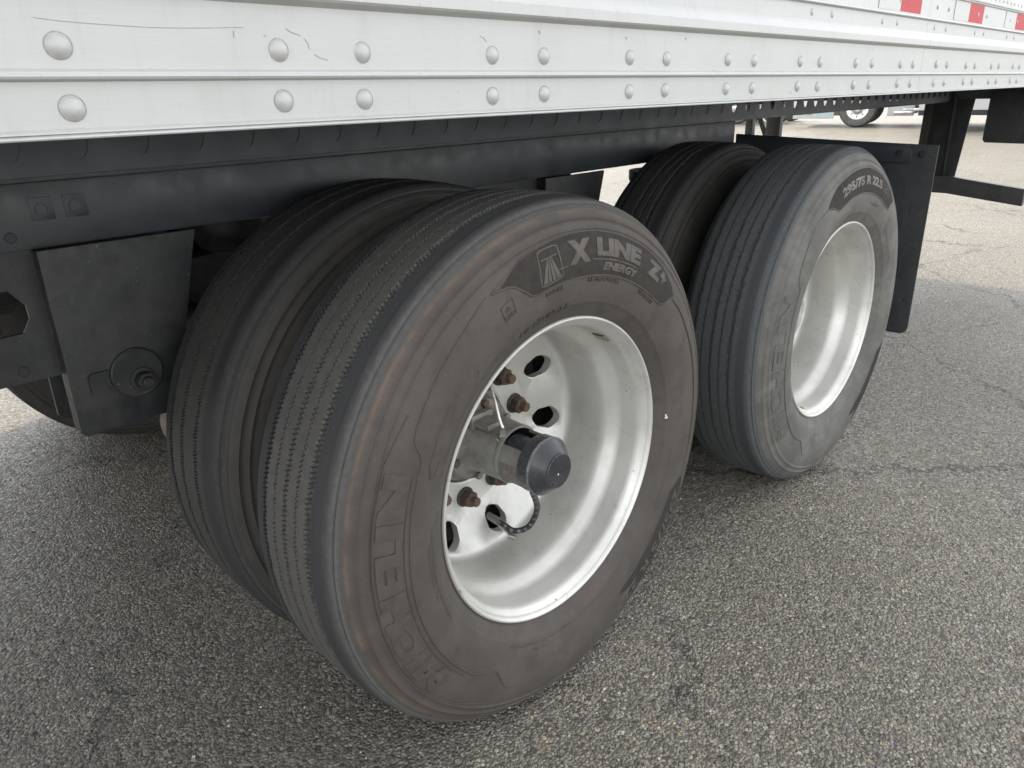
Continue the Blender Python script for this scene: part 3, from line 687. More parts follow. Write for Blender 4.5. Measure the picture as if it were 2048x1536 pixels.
# ------------------------------------------------------------------ aluminium wheel
def wheel_mesh(open_holes=True):
    """disc wheel facing -y; local origin on the axle in the outer flange plane"""
    prof = [(.2895, .016), (.2945, .0085), (.2972, .0040), (.2975, .0010), (.2962, -.0012), (.2935, -.0016), (.2905, .0005), (.2880, .0050), (.2872, .0075), (.2862, .0080), (.2845, .0105), (.2800, .0150), (.2768, .0210), (.2755, .0300), (.2745, .0600), (.2730, .0680), (.2690, .0760), (.2600, .0900), (.2560, .0990), (.2545, .1100), (.2540, .1600), (.2552, .1750), (.2560, .1850), (.2555, .1940), (.2520, .2020), (.2470, .2065), (.2440, .2080)]
    bm = bmesh.new(); SEG = 180
    rings, fs = add_lathe(bm, prof, SEG)
    # disc with ten hand holes, built as polar grid with warped rings around each hole
    dprof = lambda r: float(np.interp(r, [.105, .112, .166, .170, .178, .183, .190, .205, .225, .238, .244], [.262, .2605, .2605, .2580, .2540, .2550, .2430, .2330, .2245, .2165, .2080]))
    nh = 10; hr, HR, ph = .2150, .0272, R(-6.5)
    r_in, r_out = .178, .244
    K = SEG//nh
    ring_in = [bm.verts.new((r_in*math.cos(2*PI*k/SEG), dprof(r_in), r_in*math.sin(2*PI*k/SEG))) for k in range(SEG)]
    ring_out = [r[-1] for r in rings]
    a0 = ph
    # sector cells are triangulated between hole loops and the sector border
    for h in range(nh):
        ac = ph+2*PI*h/nh
        c = Vector((hr*math.cos(ac), 0, hr*math.sin(ac)))
        k0 = int(round(((ac-PI/nh) % (2*PI))/(2*PI)*SEG))
        outer_loop = [ring_out[(k0+i) % SEG] for i in range(K+1)]
        inner_loop = [ring_in[(k0+i) % SEG] for i in range(K+1)]
        loop = outer_loop+inner_loop[::-1]
        nl = len(loop)
        hole = []
        er, et = Vector((math.cos(ac), 0, math.sin(ac))), Vector((-math.sin(ac), 0, math.cos(ac)))
        for v in loop:
            d = v.co.copy(); d.y = 0; d = d-c; th = math.atan2(d.dot(et), d.dot(er))
            q = c+(er*math.cos(th)+et*math.sin(th))*HR; rr = math.hypot(q.x, q.z)
            hole.append(bm.verts.new((q.x, dprof(rr)+.0015, q.z)))
        mids = []
        for v, hv in zip(loop, hole):
            d = (hv.co-c); d.y = 0; q = c+d*1.10; rr = math.hypot(q.x, q.z)
            mids.append(bm.verts.new((q.x, dprof(rr), q.z)))
        back = [bm.verts.new((hv.co.x, hv.co.y+.019, hv.co.z)) for hv in hole]
        for A_, B_ in ((loop, mids), (mids, hole), (hole, back)):
            for i in range(nl):
                j = (i+1) % nl
                try: bm.faces.new((A_[i], A_[j], B_[j], B_[i]))
                except ValueError: pass
    pin = [(.178, .2540), (.174, .2560), (.171, .2585), (.166, .2605), (.112, .2605), (.108, .263), (.107, .285)]
    prev = ring_in
    for r, y in pin[1:]:
        cur = [bm.verts.new((r*math.cos(2*PI*k/SEG), y, r*math.sin(2*PI*k/SEG))) for k in range(SEG)]
        for k in range(SEG): bm.faces.new((prev[k], prev[(k+1) % SEG], cur[(k+1) % SEG], cur[k]))
        prev = cur
    bmesh.ops.recalc_face_normals(bm, faces=bm.faces[:])
    for f in bm.faces:
        c = f.calc_center_median(); 
    return bm
# bead-side barrel seen through the holes and from behind
def barrel(name, par, loc=(0, 0, 0)):
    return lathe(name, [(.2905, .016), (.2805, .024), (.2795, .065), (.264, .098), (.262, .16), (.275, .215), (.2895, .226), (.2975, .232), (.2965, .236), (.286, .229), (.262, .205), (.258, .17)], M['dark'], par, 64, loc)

def lugnut(par, a, y=.2605, r=.143, s=1.0):
    o = bpy.data.objects.new('lug_nut', LUG); o.location = (r*math.cos(a), y, r*math.sin(a)); o.rotation_euler = (0, random.uniform(0, 1), 0); link(o, par)
bm = bmesh.new()
add_lathe(bm, [(.0225, 0), (.0225, -.004), (.0205, -.0065), (.0165, -.0065)], 24)
add_hex(bm, .0185, -.006, -.024)
add_lathe(bm, [(.0150, -.024), (.0140, -.0265), (.0105, -.0270), (.0105, -.040), (.0090, -.0415), (0, -.0415)], 20)
bmesh.ops.remove_doubles(bm, verts=bm.verts[:], dist=1e-6); bmesh.ops.recalc_face_normals(bm, faces=bm.faces[:])
LUG = bpy.data.meshes.new('lug_nut'); bm.to_mesh(LUG); bm.free(); LUG.materials.append(M['rustdk']); LUG.materials.append(M['rust'])
LUG.polygons.foreach_set('use_smooth', [True]*len(LUG.polygons)); LUG.set_sharp_from_angle(angle=R(30))
LUG.polygons.foreach_set('material_index', [1 if p.center.y < -.0235 else 0 for p in LUG.polygons])

# ---- raised writing and lines that follow the sidewall
def side_pt(r, a, h):
    d0, d1 = side_y(r-.002), side_y(r+.002); sl = (d1-d0)/.004
    h += .0007; nr, ny = sl, -1.0; L = math.hypot(nr, ny); nr /= L; ny /= L
    rr = r+nr*h; y = side_y(r)+ny*h
    return Vector((rr*math.cos(a), y, rr*math.sin(a)))
def text_obj(txt, a0, a1, r0, r1, mat, par, name='raised_lettering', h=.0014, bold=.0, shear=0.0, base=0.0):
    cu = bpy.data.curves.new('t', 'FONT'); cu.body = txt; cu.size = 1.0; cu.offset = bold; cu.shear = shear; cu.extrude = 0.5; cu.resolution_u = 3
    to = bpy.data.objects.new('t', cu); C.objects.link(to)
    dg = bpy.context.evaluated_depsgraph_get(); me = bpy.data.meshes.new_from_object(to.evaluated_get(dg))
    bpy.data.objects.remove(to)
    bm = bmesh.new(); bm.from_mesh(me); bpy.data.meshes.remove(me)
    bmesh.ops.triangulate(bm, faces=bm.faces[:])
    for _ in range(2):
        es = [e for e in bm.edges if e.calc_length() > .22]
        if es: bmesh.ops.subdivide_edges(bm, edges=es, cuts=1)
    bmesh.ops.triangulate(bm, faces=[f for f in bm.faces if len(f.verts) > 4])
    xs_ = [v.co.x for v in bm.verts]; ysv = [v.co.y for v in bm.verts]
    x0, x1, y0, y1 = min(xs_), max(xs_), min(ysv), max(ysv)
    for v in bm.verts:
        u = (v.co.x-x0)/(x1-x0); q = (v.co.y-y0)/(y1-y0); top = v.co.z > 0
        v.co = side_pt(r0+(r1-r0)*q, R(a0+(a1-a0)*u), h if top else -.001)
    bmesh.ops.recalc_face_normals(bm, faces=bm.faces[:])
    return finish(name, bm, mat, par)
def ridge(pts, wd, mat, par, name='sidewall_ridge', h=.0009, closed=False, n=None):
    """pts of (r, angle deg); straight runs in polar space"""
    out = []
    P = pts+[pts[0]] if closed else pts
    for (r0, a0), (r1, a1) in zip(P, P[1:]):
        k = max(1, int(abs(a1-a0)/2), int(abs(r1-r0)/.01))
        for i in range(k): out.append((r0+(r1-r0)*i/k, a0+(a1-a0)*i/k))
    out.append(P[-1])
    bm = bmesh.new(); prev = None
    for i, (r, a) in enumerate(out):
        (ra, aa), (rb, ab) = out[max(0, i-1)], out[min(len(out)-1, i+1)]
        tr, ta = rb-ra, R(ab-aa)*r; L = math.hypot(tr, ta) or 1
        nr, na = ta/L*wd/2, -tr/L*wd/2/r
        s = [side_pt(r-nr*1.8, R(a)-na*1.8, -.0002), side_pt(r-nr, R(a)-na, h), side_pt(r+nr, R(a)+na, h), side_pt(r+nr*1.8, R(a)+na*1.8, -.0002)]
        cur = [bm.verts.new(p) for p in s]
        if prev:
            for j in range(3): bm.faces.new((prev[j], prev[j+1], cur[j+1], cur[j]))
        prev = cur
    bmesh.ops.recalc_face_normals(bm, faces=bm.faces[:])
    return finish(name, bm, mat, par, smooth=True, ang=50)
def patch(fun_in, fun_out, a0, a1, mat, par, name='ribbed_panel', h=.0005, nr=7, step=1.0):
    bm = bmesh.new(); prev = None; n = int(abs(a1-a0)/step)
    for i in range(n+1):
        a = a0+(a1-a0)*i/n; ri, ro = fun_in(a), fun_out(a)
        cur = [bm.verts.new(side_pt(ri+(ro-ri)*k/nr, R(a), h)) for k in range(nr+1)]
        if prev:
            for k in range(nr): bm.faces.new((prev[k], prev[k+1], cur[k+1], cur[k]))
        prev = cur
    bmesh.ops.recalc_face_normals(bm, faces=bm.faces[:])
    # make it face outwards
    if sum(f.normal.y for f in bm.faces) > 0: bmesh.ops.reverse_faces(bm, faces=bm.faces[:])
    return finish(name, bm, mat, par, smooth=True)
def interp(*pts):
    xs_ = [p[0] for p in pts]; ys_ = [p[1] for p in pts]
    return lambda a: float(np.interp(a, xs_, ys_))

def aluminium_wheel(xw, front):
    loc = Vector((xw, YR, ZW))-Vector(trailer.location)
    bm = wheel_mesh()
    wo = finish('wheel', bm, M['alu_wheel'], trailer, smooth=True, ang=28, loc=loc)
    wo['label'] = 'outer wheel of the front axle with protruding hub cap' if front else 'outer wheel of the rear axle with recessed hub'
    barrel('rim_barrel', wo)
    for k in range(10): lugnut(wo, R(10.5+36*k))
    return wo
wf = aluminium_wheel(XW[0], True); wr = aluminium_wheel(XW[1], False)
make_tyre('tyre', 2000, [.062, .122, .182], [.092, .152], M['rub_front'], ragged=[(.060, .007)], tick_n=400, parent=wf, seed=3, smooth_side=(.018, .052, .0028))
make_tyre('tyre', 1920, [.077, .131, .187], [.048+.056, .159], M['rub_rear'], shoulder=640, tick_n=480, parent=wr, seed=4)
# inner duals
def inner_wheel(xw, seed, gr, sp, tn, nseg):
    loc = Vector((xw, YR+.343, ZW))-Vector(trailer.location)
    b_ = lathe('inner_wheel', [(.2975, .000), (.2965, -.003), (.288, .004), (.275, .012), (.268, .06), (.262, .10), (.262, .16), (.275, .215), (.289, .226), (.2975, .232), (.2965, .236), (.286, .229), (.25, .20), (.255, .10), (.255, .03), (.24, .022), (.20, -.02), (.17, -.055), (.11, -.055)], M['drum'], trailer, 64, loc)
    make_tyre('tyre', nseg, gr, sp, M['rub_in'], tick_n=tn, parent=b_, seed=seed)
    bm = bmesh.new(); add_lathe(bm, [(.10, -.05), (.13, -.03), (.21, .0), (.215, .02), (.215, .235), (.20, .24), (.10, .24)], 48)
    bmesh.ops.remove_doubles(bm, verts=bm.verts[:], dist=1e-6); finish('brake_drum', bm, M['drum'], b_, smooth=True, ang=40)
    return b_
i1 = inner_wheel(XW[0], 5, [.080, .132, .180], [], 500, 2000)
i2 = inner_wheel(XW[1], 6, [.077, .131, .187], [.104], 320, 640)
# far side of the trailer: same wheels turned about
simple_tyre = None
for xw in XW:
    for yy in (YR-.03, YR+.27):
        b_ = lathe('wheel', [(.2975, 0), (.29, -.002), (.275, .03), (.255, .1), (.254, .19), (.22, .22), (.17, .26), (.105, .262), (.105, .28)], M['alu_wheel'], trailer, 48, Vector((xw, W2-yy, ZW))-Vector(trailer.location), (0, 0, PI))
        if simple_tyre is None:
            t_ = make_tyre('tyre', 240, [.077, .131, .187], [], M['rub_in'], tick_n=60, parent=b_, seed=9); simple_tyre = t_.data
        else: link(bpy.data.objects.new('tyre', simple_tyre), b_)

# ---- front outer sidewall writing
L, E_, K_ = M['letter_f'], M['emb_f'], M['knurl']
patch(interp((42.5, .413), (45.8, .381), (47, .377), (58, .375), (96, .375), (104, .377), (105.2, .378), (110.5, .413), (114, .424)),
      interp((42.5, .418), (46, .4345), (52, .4425), (60, .4465), (75, .4475), (92, .447), (101, .4455), (106, .4435), (110.5, .434), (114, .426)), 42.5, 114, K_, wf)
ridge([(.430, 116.5), (.4215, 112.6), (.4145, 110.6), (.3815, 106.4), (.3765, 104.6), (.3745, 101), (.3745, 96), (.3735, 84), (.3745, 71), (.3748, 58), (.3765, 49), (.3790, 46.6), (.384, 45.2), (.408, 42.8), (.414, 41.5), (.416, 38)], .0022, E_, wf, h=.0014)
ridge([(.430, 116.5), (.4370, 110), (.4430, 106.4), (.4452, 102), (.4475, 92), (.4482, 82), (.4468, 71), (.4462, 60), (.4425, 51), (.433, 45), (.416, 41)], .0012, E_, wf, h=.0008)
text_obj('X', 92.0, 84.0, .3985, .4375, L, wf, bold=.075)
text_obj('LINE', 81.6, 62.6, .4075, .4375, L, wf, bold=.065)
text_obj('ENERGY', 78.8, 62.8, .3835, .3975, L, wf, bold=.05, shear=.25)
text_obj('Z', 58.6, 51.6, .4050, .4360, L, wf, bold=.075)
text_obj('+', 51.6, 48.4, .4120, .4340, L, wf, bold=.07)
ridge([(.4015, 83.4), (.4020, 75), (.4020, 63.6)], .0016, L, wf, h=.0013)
ridge([(.3990, 96.0), (.3990, 92.6)], .0014, L, wf, h=.0013)
# road emblem: rounded frame with a road running to a horizon
ridge([(.4365, 101.6), (.4390, 100.6), (.4390, 96.4), (.4365, 95.3), (.3880, 94.6), (.3840, 95.5), (.3830, 101.4), (.3860, 102.6)], .0018, L, wf, 'emblem_frame', h=.0014, closed=True)
bm = bmesh.new()
def quad(bm, pr, h=.0014):
    vs = [bm.verts.new(side_pt(r, R(a), h)) for r, a in pr]; f = bm.faces.new(vs); f.normal_update()
    if f.normal.y > 0: f.normal_flip()
for s0, s1, t0, t1 in ((102.0, 100.4, 99.4, 98.95), (100.0, 99.0, 98.85, 98.6), (98.5, 97.3, 98.5, 98.25), (96.9, 95.3, 98.15, 97.75)):
    quad(bm, [(.3865, s0), (.3865, s1), (.423, t1), (.423, t0)])
quad(bm, [(.4235, 101.2), (.4235, 96.1), (.4255, 96.1), (.4255, 101.2)])
finish('road_emblem', bm, L, wf)
text_obj('RADIAL', 101.2, 94.4, .3635, .3705, E_, wf, h=.0012, bold=.01)
text_obj('REGROOVABLE', 84.2, 70.0, .3640, .3710, E_, wf, h=.0012, bold=.01)
text_obj('TUBELESS', 59.6, 50.4, .3640, .3710, E_, wf, h=.0012, bold=.01)
text_obj('MICHELIN  XT', 112.6, 90.8, .3235, .3330, E_, wf, h=.0012, shear=.2)
# big name on the lower left
text_obj('MICHELIN', 216.5, 157.6, .4000, .4440, E_, wf, h=.0011, bold=.070)
ridge([(.432, 118), (.4235, 126), (.419, 140), (.416, 148), (.4120, 150.6), (.3900, 153.6), (.3870, 155.5), (.3865, 170), (.3870, 200), (.3880, 225), (.3770, 233.6), (.3785, 235.4), (.4080, 241.2), (.4115, 242.6), (.4100, 245), (.3950, 250), (.3800, 262)], .0018, E_, wf, h=.0013)
ridge([(.3970, 158), (.3965, 180), (.3965, 205), (.3955, 222)], .0010, E_, wf, h=.0008)
ridge([(.436, 146), (.4462, 156), (.4480, 180), (.4480, 205), (.4465, 226), (.4400, 236)], .0012, E_, wf, h=.0010)
ridge([(.350, 131), (.3545, 129.4), (.3640, 130.6), (.3690, 135), (.3700, 147), (.3680, 155), (.3600, 158.5), (.3520, 158), (.3490, 154)], .0012, E_, wf, h=.0010)
# small square badge
ridge([(.3760, 116.4), (.4010, 116.2), (.4030, 112.2), (.3750, 112.4)], .0010, E_, wf, h=.001, closed=True)
text_obj('RFID', 116.0, 112.7, .3775, .3835, E_, wf, h=.0012, bold=.01)
ridge([(.389, 115.4), (.396, 114.4), (.389, 113.2)], .0010, E_, wf, h=.001)
ridge([(.388, 114.9), (.392, 114.35), (.388, 113.8)], .0010, E_, wf, h=.001)
# rows of tiny moulded characters, too small to read
def tiny_row(r, a0, a1, n, hh, par, mat):
    bm = bmesh.new()
    for k in range(n):
        if random.random() < .12: continue
        a = a0+(a1-a0)*k/n; w_ = abs(a1-a0)/n*.55
        for q in range(2):
            r0 = r+hh*random.choice((0, .3, .55)); r1 = r0+hh*random.choice((.35, .45)); b0 = a+random.uniform(0, .25)*w_
            quad(bm, [(r0, b0), (r0, b0+w_*random.uniform(.3, .9)), (r1, b0+w_*random.uniform(.4, 1)), (r1, b0)], .0009)
    finish('moulded_marks', bm, mat, par)
tiny_row(.3715, 149, 139, 22, .005, wf, E_); tiny_row(.3330, 160, 118, 70, .0045, wf, E_); tiny_row(.3345, 205, 172, 60, .006, wf, E_)
tiny_row(.3430, 195, 176, 30, .005, wf, E_)
tiny_row(.3440, 285, 250, 50, .006, wf, E_); tiny_row(.3330, 300, 238, 70, .004, wf, E_); tiny_row(.3440, -12, -34, 26, .008, wf, E_)
# the third panel low on the right, with the size
patch(interp((-78, .418), (-75, .384), (-60, .3775), (-40, .3775), (-27, .380), (-22, .41)), interp((-78, .426), (-75, .440), (-60, .4465), (-40, .4475), (-27, .440), (-22, .42)), -78, -22, K_, wf)
text_obj('295/75 R 22.5', -26, -70, .4000, .4300, L, wf, bold=.02)
ridge([(.425, -84), (.418, -78), (.384, -75), (.3765, -60), (.3765, -40), (.379, -27), (.410, -21), (.418, -15), (.422, 20), (.418, 38)], .0018, E_, wf, h=.0013)
bm = bmesh.new(); quad(bm, [(.3225, 1.0), (.3225, 2.0), (.3285, 1.9), (.3285, 1.1)], .0012); quad(bm, [(.3225, 2.2), (.3225, 2.9), (.3265, 2.8), (.3265, 2.2)], .0012); finish('paint_fleck', bm, M['mark'], wf)

# ---- rear outer sidewall writing
L2, E2 = M['letter_r'], M['emb_r']
patch(interp((50, .425), (54, .385), (57, .3815), (66, .3805), (82, .3800), (101, .3820), (110, .3800), (113, .3815), (121, .418)),
      interp((50, .432), (54, .438), (68, .4440), (85, .4470), (99, .4450), (112, .4430), (118, .434), (121, .4245)), 50, 121, K_, wr)
ridge([(.430, 130), (.4235, 122.5), (.4150, 119), (.3830, 114.2), (.3790, 112), (.3810, 101), (.3790, 82), (.3795, 66), (.3805, 57), (.384, 53.6), (.40, 52)], .0022, E2, wr, h=.0014)
text_obj('295/75 R 22.5', 109.4, 68.6, .4020, .4270, L2, wr, bold=.045)
tiny_row(.419, 66, 57, 9, .010, wr, L2); tiny_row(.405, 66, 57, 9, .010, wr, L2)
text_obj('MICHELIN', 216.5, 157.6, .4000, .4440, E2, wr, h=.0012, bold=.040)
ridge([(.430, 132), (.4235, 140), (.416, 148), (.4120, 150.6), (.3900, 153.6), (.3870, 155.5), (.3865, 170), (.3870, 200), (.3880, 225), (.3770, 233.6), (.3785, 235.4), (.4080, 241.2), (.4115, 242.6), (.4100, 245), (.3950, 250), (.3800, 262)], .0018, E2, wr, h=.0013)
patch(interp((-78, .418), (-75, .384), (-60, .3775), (-40, .3775), (-27, .380), (-22, .41)), interp((-78, .426), (-75, .440), (-60, .4465), (-40, .4475), (-27, .440), (-22, .42)), -78, -22, K_, wr)
tiny_row(.3430, 118, 100, 24, .006, wr, E2); tiny_row(.3500, 78, 64, 10, .012, wr, E2); tiny_row(.3440, 50, 20, 26, .008, wr, E2); tiny_row(.3440, 285, 250, 50, .006, wr, E2)

# ---- hub of the front wheel
hub = lathe('hub', [(.106, .268), (.100, .255), (.094, .252), (.092, .245), (.088, .228), (.0855, .224), (.078, .222), (.071, .218), (.066, .209), (.0625, .195), (.0605, .150), (.0595, .130), (.0585, .1265), (.0600, .1245), (.0605, .118), (.0595, .1155), (.055, .1150)], M['hub'], trailer, 64, Vector((XW[0], YR, ZW))-Vector(trailer.location))
hub['label'] = 'grey cast hub of the front axle with a black cap'
for k in range(6):
    a = R(20+60*k)
    bm = bmesh.new(); add_hex(bm, .0085, .2225, .2125, c=(.0785*math.cos(a), .0785*math.sin(a))); add_lathe(bm, [(0, 0)], 3) if False else None
    finish('hub_bolt', bm, M['rust'] if k % 2 else M['hub'], hub)
# cage between hub and cap: a ring with two windows
bm = bmesh.new()
for a0, a1 in ((2.38, 2*PI+.85),):
    n = 40; ri, ro = .0500, .0555
    prev = None
    for i in range(n+1):
        a = a0+(a1-a0)*i/n; ca, sa = math.cos(a), math.sin(a)
        cur = [bm.verts.new((ri*ca, .116, ri*sa)), bm.verts.new((ro*ca, .116, ro*sa)), bm.verts.new((ro*ca, .050, ro*sa)), bm.verts.new((ri*ca, .050, ri*sa))]
        if prev:
            for j in range(4): bm.faces.new((prev[j], prev[(j+1) % 4], cur[(j+1) % 4], cur[j]))
        else: bm.faces.new(cur)
        prev = cur
    bm.faces.new(prev[::-1])
bmesh.ops.recalc_face_normals(bm, faces=bm.faces[:])
finish('cage', bm, M['hub'], hub, smooth=True, ang=30)
bm = bmesh.new()
for a0, a1 in ((3.0, 4.6),):
    prev = None
    for i in range(13):
        a = a0+(a1-a0)*i/12; cur = [bm.verts.new((.0558*math.cos(a), .114, .0558*math.sin(a))), bm.verts.new((.0558*math.cos(a), .056, .0558*math.sin(a)))]
        if prev: bm.faces.new((prev[0], prev[1], cur[1], cur[0]))
        prev = cur
bmesh.ops.recalc_face_normals(bm, faces=bm.faces[:])
finish('rust_patch', bm, mat_simple('rust_stained_cast_metal', (0.20, 0.19, 0.175), 0.6, 0.4, nscale=55, var=0.35, bump_s=0.5, bump_d=0.001, dirt=(0.15, 0.095, 0.06), dirt_amt=0.95), hub, smooth=True)
lathe('rotary_union', [(0, .045), (.030, .045), (.033, .06), (.040, .10), (.040, .125), (0, .125)], M['cap'], hub, 32)
capo = lathe('hub_cap', [(0, .0075), (.0335, .0075), (.0352, .0090), (.0357, .0115), (.0385, .0135), (.0535, .0325), (.0555, .0335), (.0572, .0355)], M['cap'], hub, 64)
lathe('cap_edge', [(.0572, .0355), (.0585, .0370), (.0588, .0395), (.0582, .0410)], M['capedge'], hub, 64)
lathe('cap_skirt', [(.0582, .0410), (.0578, .0450), (.0572, .0640), (.0555, .0670), (.050, .0672), (.030, .0672)], M['cap'], hub, 64)
bm = bmesh.new(); add_lathe(bm, [(0, -.0006), (.0020, -.0006), (.0022, 0)], 14); bmesh.ops.remove_doubles(bm, verts=bm.verts[:], dist=1e-6)
finish('centre_dot', bm, M['yellow'], hub, smooth=True, loc=(-.004, .0074, -.005))
# cast raised lug and rib near the braided line
bm = bmesh.new(); add_box(bm, (-.045, .150, .052), (-.005, .205, .066), .005); add_box(bm, (-.05, .19, .045), (.01, .205, .075), .004)
finish('cast_boss', bm, M['hub'], hub, smooth=True, ang=40)
# two tyre inflation lines
bm = bmesh.new(); pts = spline([(-.029, .126, .064), (-.029, .134, .078), (-.024, .150, .110), (-.010, .180, .150), (.020, .215, .190), (.035, .232, .205)], 8)
add_tube(bm, pts, .0036, 10); ln = finish('braided_line', bm, M['steel'], hub, smooth=True, ang=50)
bm = bmesh.new(); add_hex(bm, .0098, 0, .012); add_lathe(bm, [(.0125, .012), (.0125, .016), (0, .016)], 20)
finish('line_fitting', bm, M['chrome'], ln, loc=(-.030, .122, .055), rot=(-1.0, 0, 0.0))
bm = bmesh.new(); hp = spline([(-.016, .062, -.046), (-.012, .066, -.062), (.016, .085, -.096), (.046, .108, -.140), (.058, .128, -.178), (.054, .145, -.206), (.036, .165, -.214), (.029, .188, -.207), (.028, .215, -.203), (.030, .245, -.203)], 10)
add_tube(bm, hp, .0064, 12); hs = finish('air_hose', bm, M['hose'], hub, smooth=True, ang=50)
bm = bmesh.new()
for i in range(8, len(hp)-16, 6):
    p = hp[i]; d = (hp[i+1]-hp[i-1]).normalized(); n1 = Vector((-.75, -.65, .25)); n1 = (n1-d*n1.dot(d)).normalized(); b1 = d.cross(n1)
    for s in (-.0035, 0.0005, .0035):
        for dd in (0, .0035):
            q = p+n1*.0066+b1*s+d*(dd+random.uniform(-.0005, .0005)); n2 = (b1*s+n1*.0064).normalized(); q = p+n2*.0067+d*dd
            e1, e2 = d*.0011, d.cross(n2)*.0005
            bm.faces.new([bm.verts.new(v) for v in (q-e1-e2, q+e1-e2, q+e1+e2, q-e1+e2)])
finish('white_print', bm, M['mark'], hs)
bm = bmesh.new(); add_tube(bm, [hp[0], hp[0].lerp(hp[4], 1.0)], [.0078, .0074], 14); finish('hose_ferrule', bm, M['steel'], hs, smooth=True, ang=40)
bm = bmesh.new(); add_tube(bm, [(.0283, .204, -.2045), (.030, .240, -.203)], .0085, 14); finish('hose_ferrule', bm, M['hub'], hs, smooth=True, ang=40)
bm = bmesh.new(); vp = spline([(.036, .250, -.206), (.034, .225, -.211), (.032, .195, -.218), (.0300, .172, -.2245)], 6)
add_tube(bm, vp, .0046, 12); vs_ = finish('valve_stem', bm, M['steel'], wf, smooth=True, ang=50)
bm = bmesh.new(); add_tube(bm, [vp[-1]-Vector((.0015, -.004, .0015)), vp[-1]+Vector((.0045, -.011, -.004))], .0068, 8); finish('valve_cap', bm, M['steel'], vs_, smooth=True, ang=30)
# balance weight stuck inside the rim
def weight(a, y0, y1, dz, par, mat, r=.2740):
    bm = bmesh.new(); prev = None
    for i in range(5):
        t_ = R(a+dz*(i/4-.5)); cur = [bm.verts.new((q*math.cos(t_), y, q*math.sin(t_))) for q, y in ((r, y0), (r-.003, y0+.001), (r-.003, y1-.001), (r, y1))]
        if prev:
            for j in range(3): bm.faces.new((prev[j], prev[j+1], cur[j+1], cur[j]))
        prev = cur
    bmesh.ops.recalc_face_normals(bm, faces=bm.faces[:]); 
    return finish('balance_weight', bm, mat, par, smooth=True, ang=30)
weight(52, .030, .060, 5.0, wf, M['sticker'], .2750)
weight(-108, .022, .036, 5.0, wr, M['yellow'], .2750)
# dark machining nicks on the flange
for par, a in ((wf, 203), (wr, 168), (wr, 196)):
    for da in (0, .8):
        bm = bmesh.new(); t0, t1 = R(a+da), R(a+da+.22)
        bm.faces.new([bm.verts.new((r*math.cos(t), -.0020, r*math.sin(t))) for r, t in ((.2915, t0), (.2968, t0), (.2968, t1), (.2915, t1))])
        finish('flange_nick', bm, M['hose'], par)
# rear hub: a short open ring cap
hub2 = lathe('hub', [(.106, .268), (.098, .255), (.090, .245), (.080, .240), (.072, .225), (.068, .180), (.066, .135), (.066, .124), (.0645, .1215), (.060, .1215), (.0585, .124), (.058, .150), (0, .155)], M['alu_wheel'], trailer, 64, Vector((XW[1], YR, ZW))-Vector(trailer.location))
hub2['label'] = 'short aluminium hub of the rear axle with an open ring cap'

# ------------------------------------------------------------------ mud flap and its bracket
def flap(Yf, s):
    a = (lambda y: y) if s > 0 else (lambda y: W2-y)
    poly = [(.059, .957), (.059, .300), (.066, .285), (.082, .277), (.640, .262), (.655, .270), (.660, .290), (.660, .975)]
    f = tp(prism('mud_flap', [(a(y), z) for y, z in poly], 2.950, 2.958, M['flap'], plane='yz', bevel=.0015))
    bp = [(.160, .9585), (.138, .938), (.136, .903), (.142, .8965), (.815, .908), (.815, .9835)]
    b_ = tp(prism('mud_flap_bracket', [(a(y), z) for y, z in bp], 2.938, 2.9495, M['rail'], plane='yz', bevel=.0015))
    for y, z, xx in ((.178, .930, 2.938), (.107, .927, 2.950)):
        bm = bmesh.new(); add_lathe(bm, [(.0125, 0), (.0125, -.002), (.009, -.0025)], 20); add_hex(bm, .0085, -.002, -.009); add_lathe(bm, [(.005, -.009), (.005, -.014), (0, -.014)], 12)
        bmesh.ops.recalc_face_normals(bm, faces=bm.faces[:])
        finish('bolt', bm, M['hub'] if False else M['frame'], trailer, smooth=True, ang=30, loc=Vector((xx, a(y), z))-Vector(trailer.location), rot=(0, 0, -PI/2))
flap(0, 1); flap(0, -1)

# ------------------------------------------------------------------ rear underride guard at x = 5.38
def guard_post(s):
    a = (lambda y: y) if s > 0 else (lambda y: W2-y)
    b_ = tp(prism('guard_post', [(a(y), z) for y, z in ((.562, 1.10), (.606, .545), (.700, .535), (.842, .56), (.838, 1.10))], 5.375, 5.386, M['frame'], plane='yz', bevel=.001))
    tp(prism('guard_post_side', [(5.31, 1.10), (5.345, .62), (5.374, .60), (5.374, 1.10)], a(.780), a(.786), M['frame'], plane='xz', bevel=.001))
    tp(prism('guard_post_side', [(5.31, 1.10), (5.345, .62), (5.374, .60), (5.374, 1.10)], a(.655), a(.661), M['frame'], plane='xz', bevel=.001))
guard_post(1)
# far post: two uprights and a diagonal
for y0, y1 in ((1.757, 1.860), (1.966, 2.020)):
    tp(box('guard_upright', (5.34, y0, .56), (5.386, y1, 1.10), M['frame'], bevel=.002))
bm = bmesh.new(); add_prism(bm, [(1.990, 1.06), (1.955, 1.06), (1.835, .80), (1.870, .80)], 5.35, 5.37, 'yz', .001); tp(finish('guard_brace', bm, M['frame'], smooth=True, ang=30))
poly = [(.205, .560), (.205, .462), (.62, .510), (W2-.62, .510), (W2-.205, .462), (W2-.205, .560), (W2-.62, .612), (.62, .612)]
gb = tp(prism('guard_bar', poly, 5.32, 5.374, M['frame'], plane='yz', bevel=.002))
tp(prism('side_apron', [(.032, 1.10), (.032, .812), (.455, .818), (.470, .832), (.470, 1.10)], 5.30, 5.308, M['flap'], plane='yz', bevel=.001))

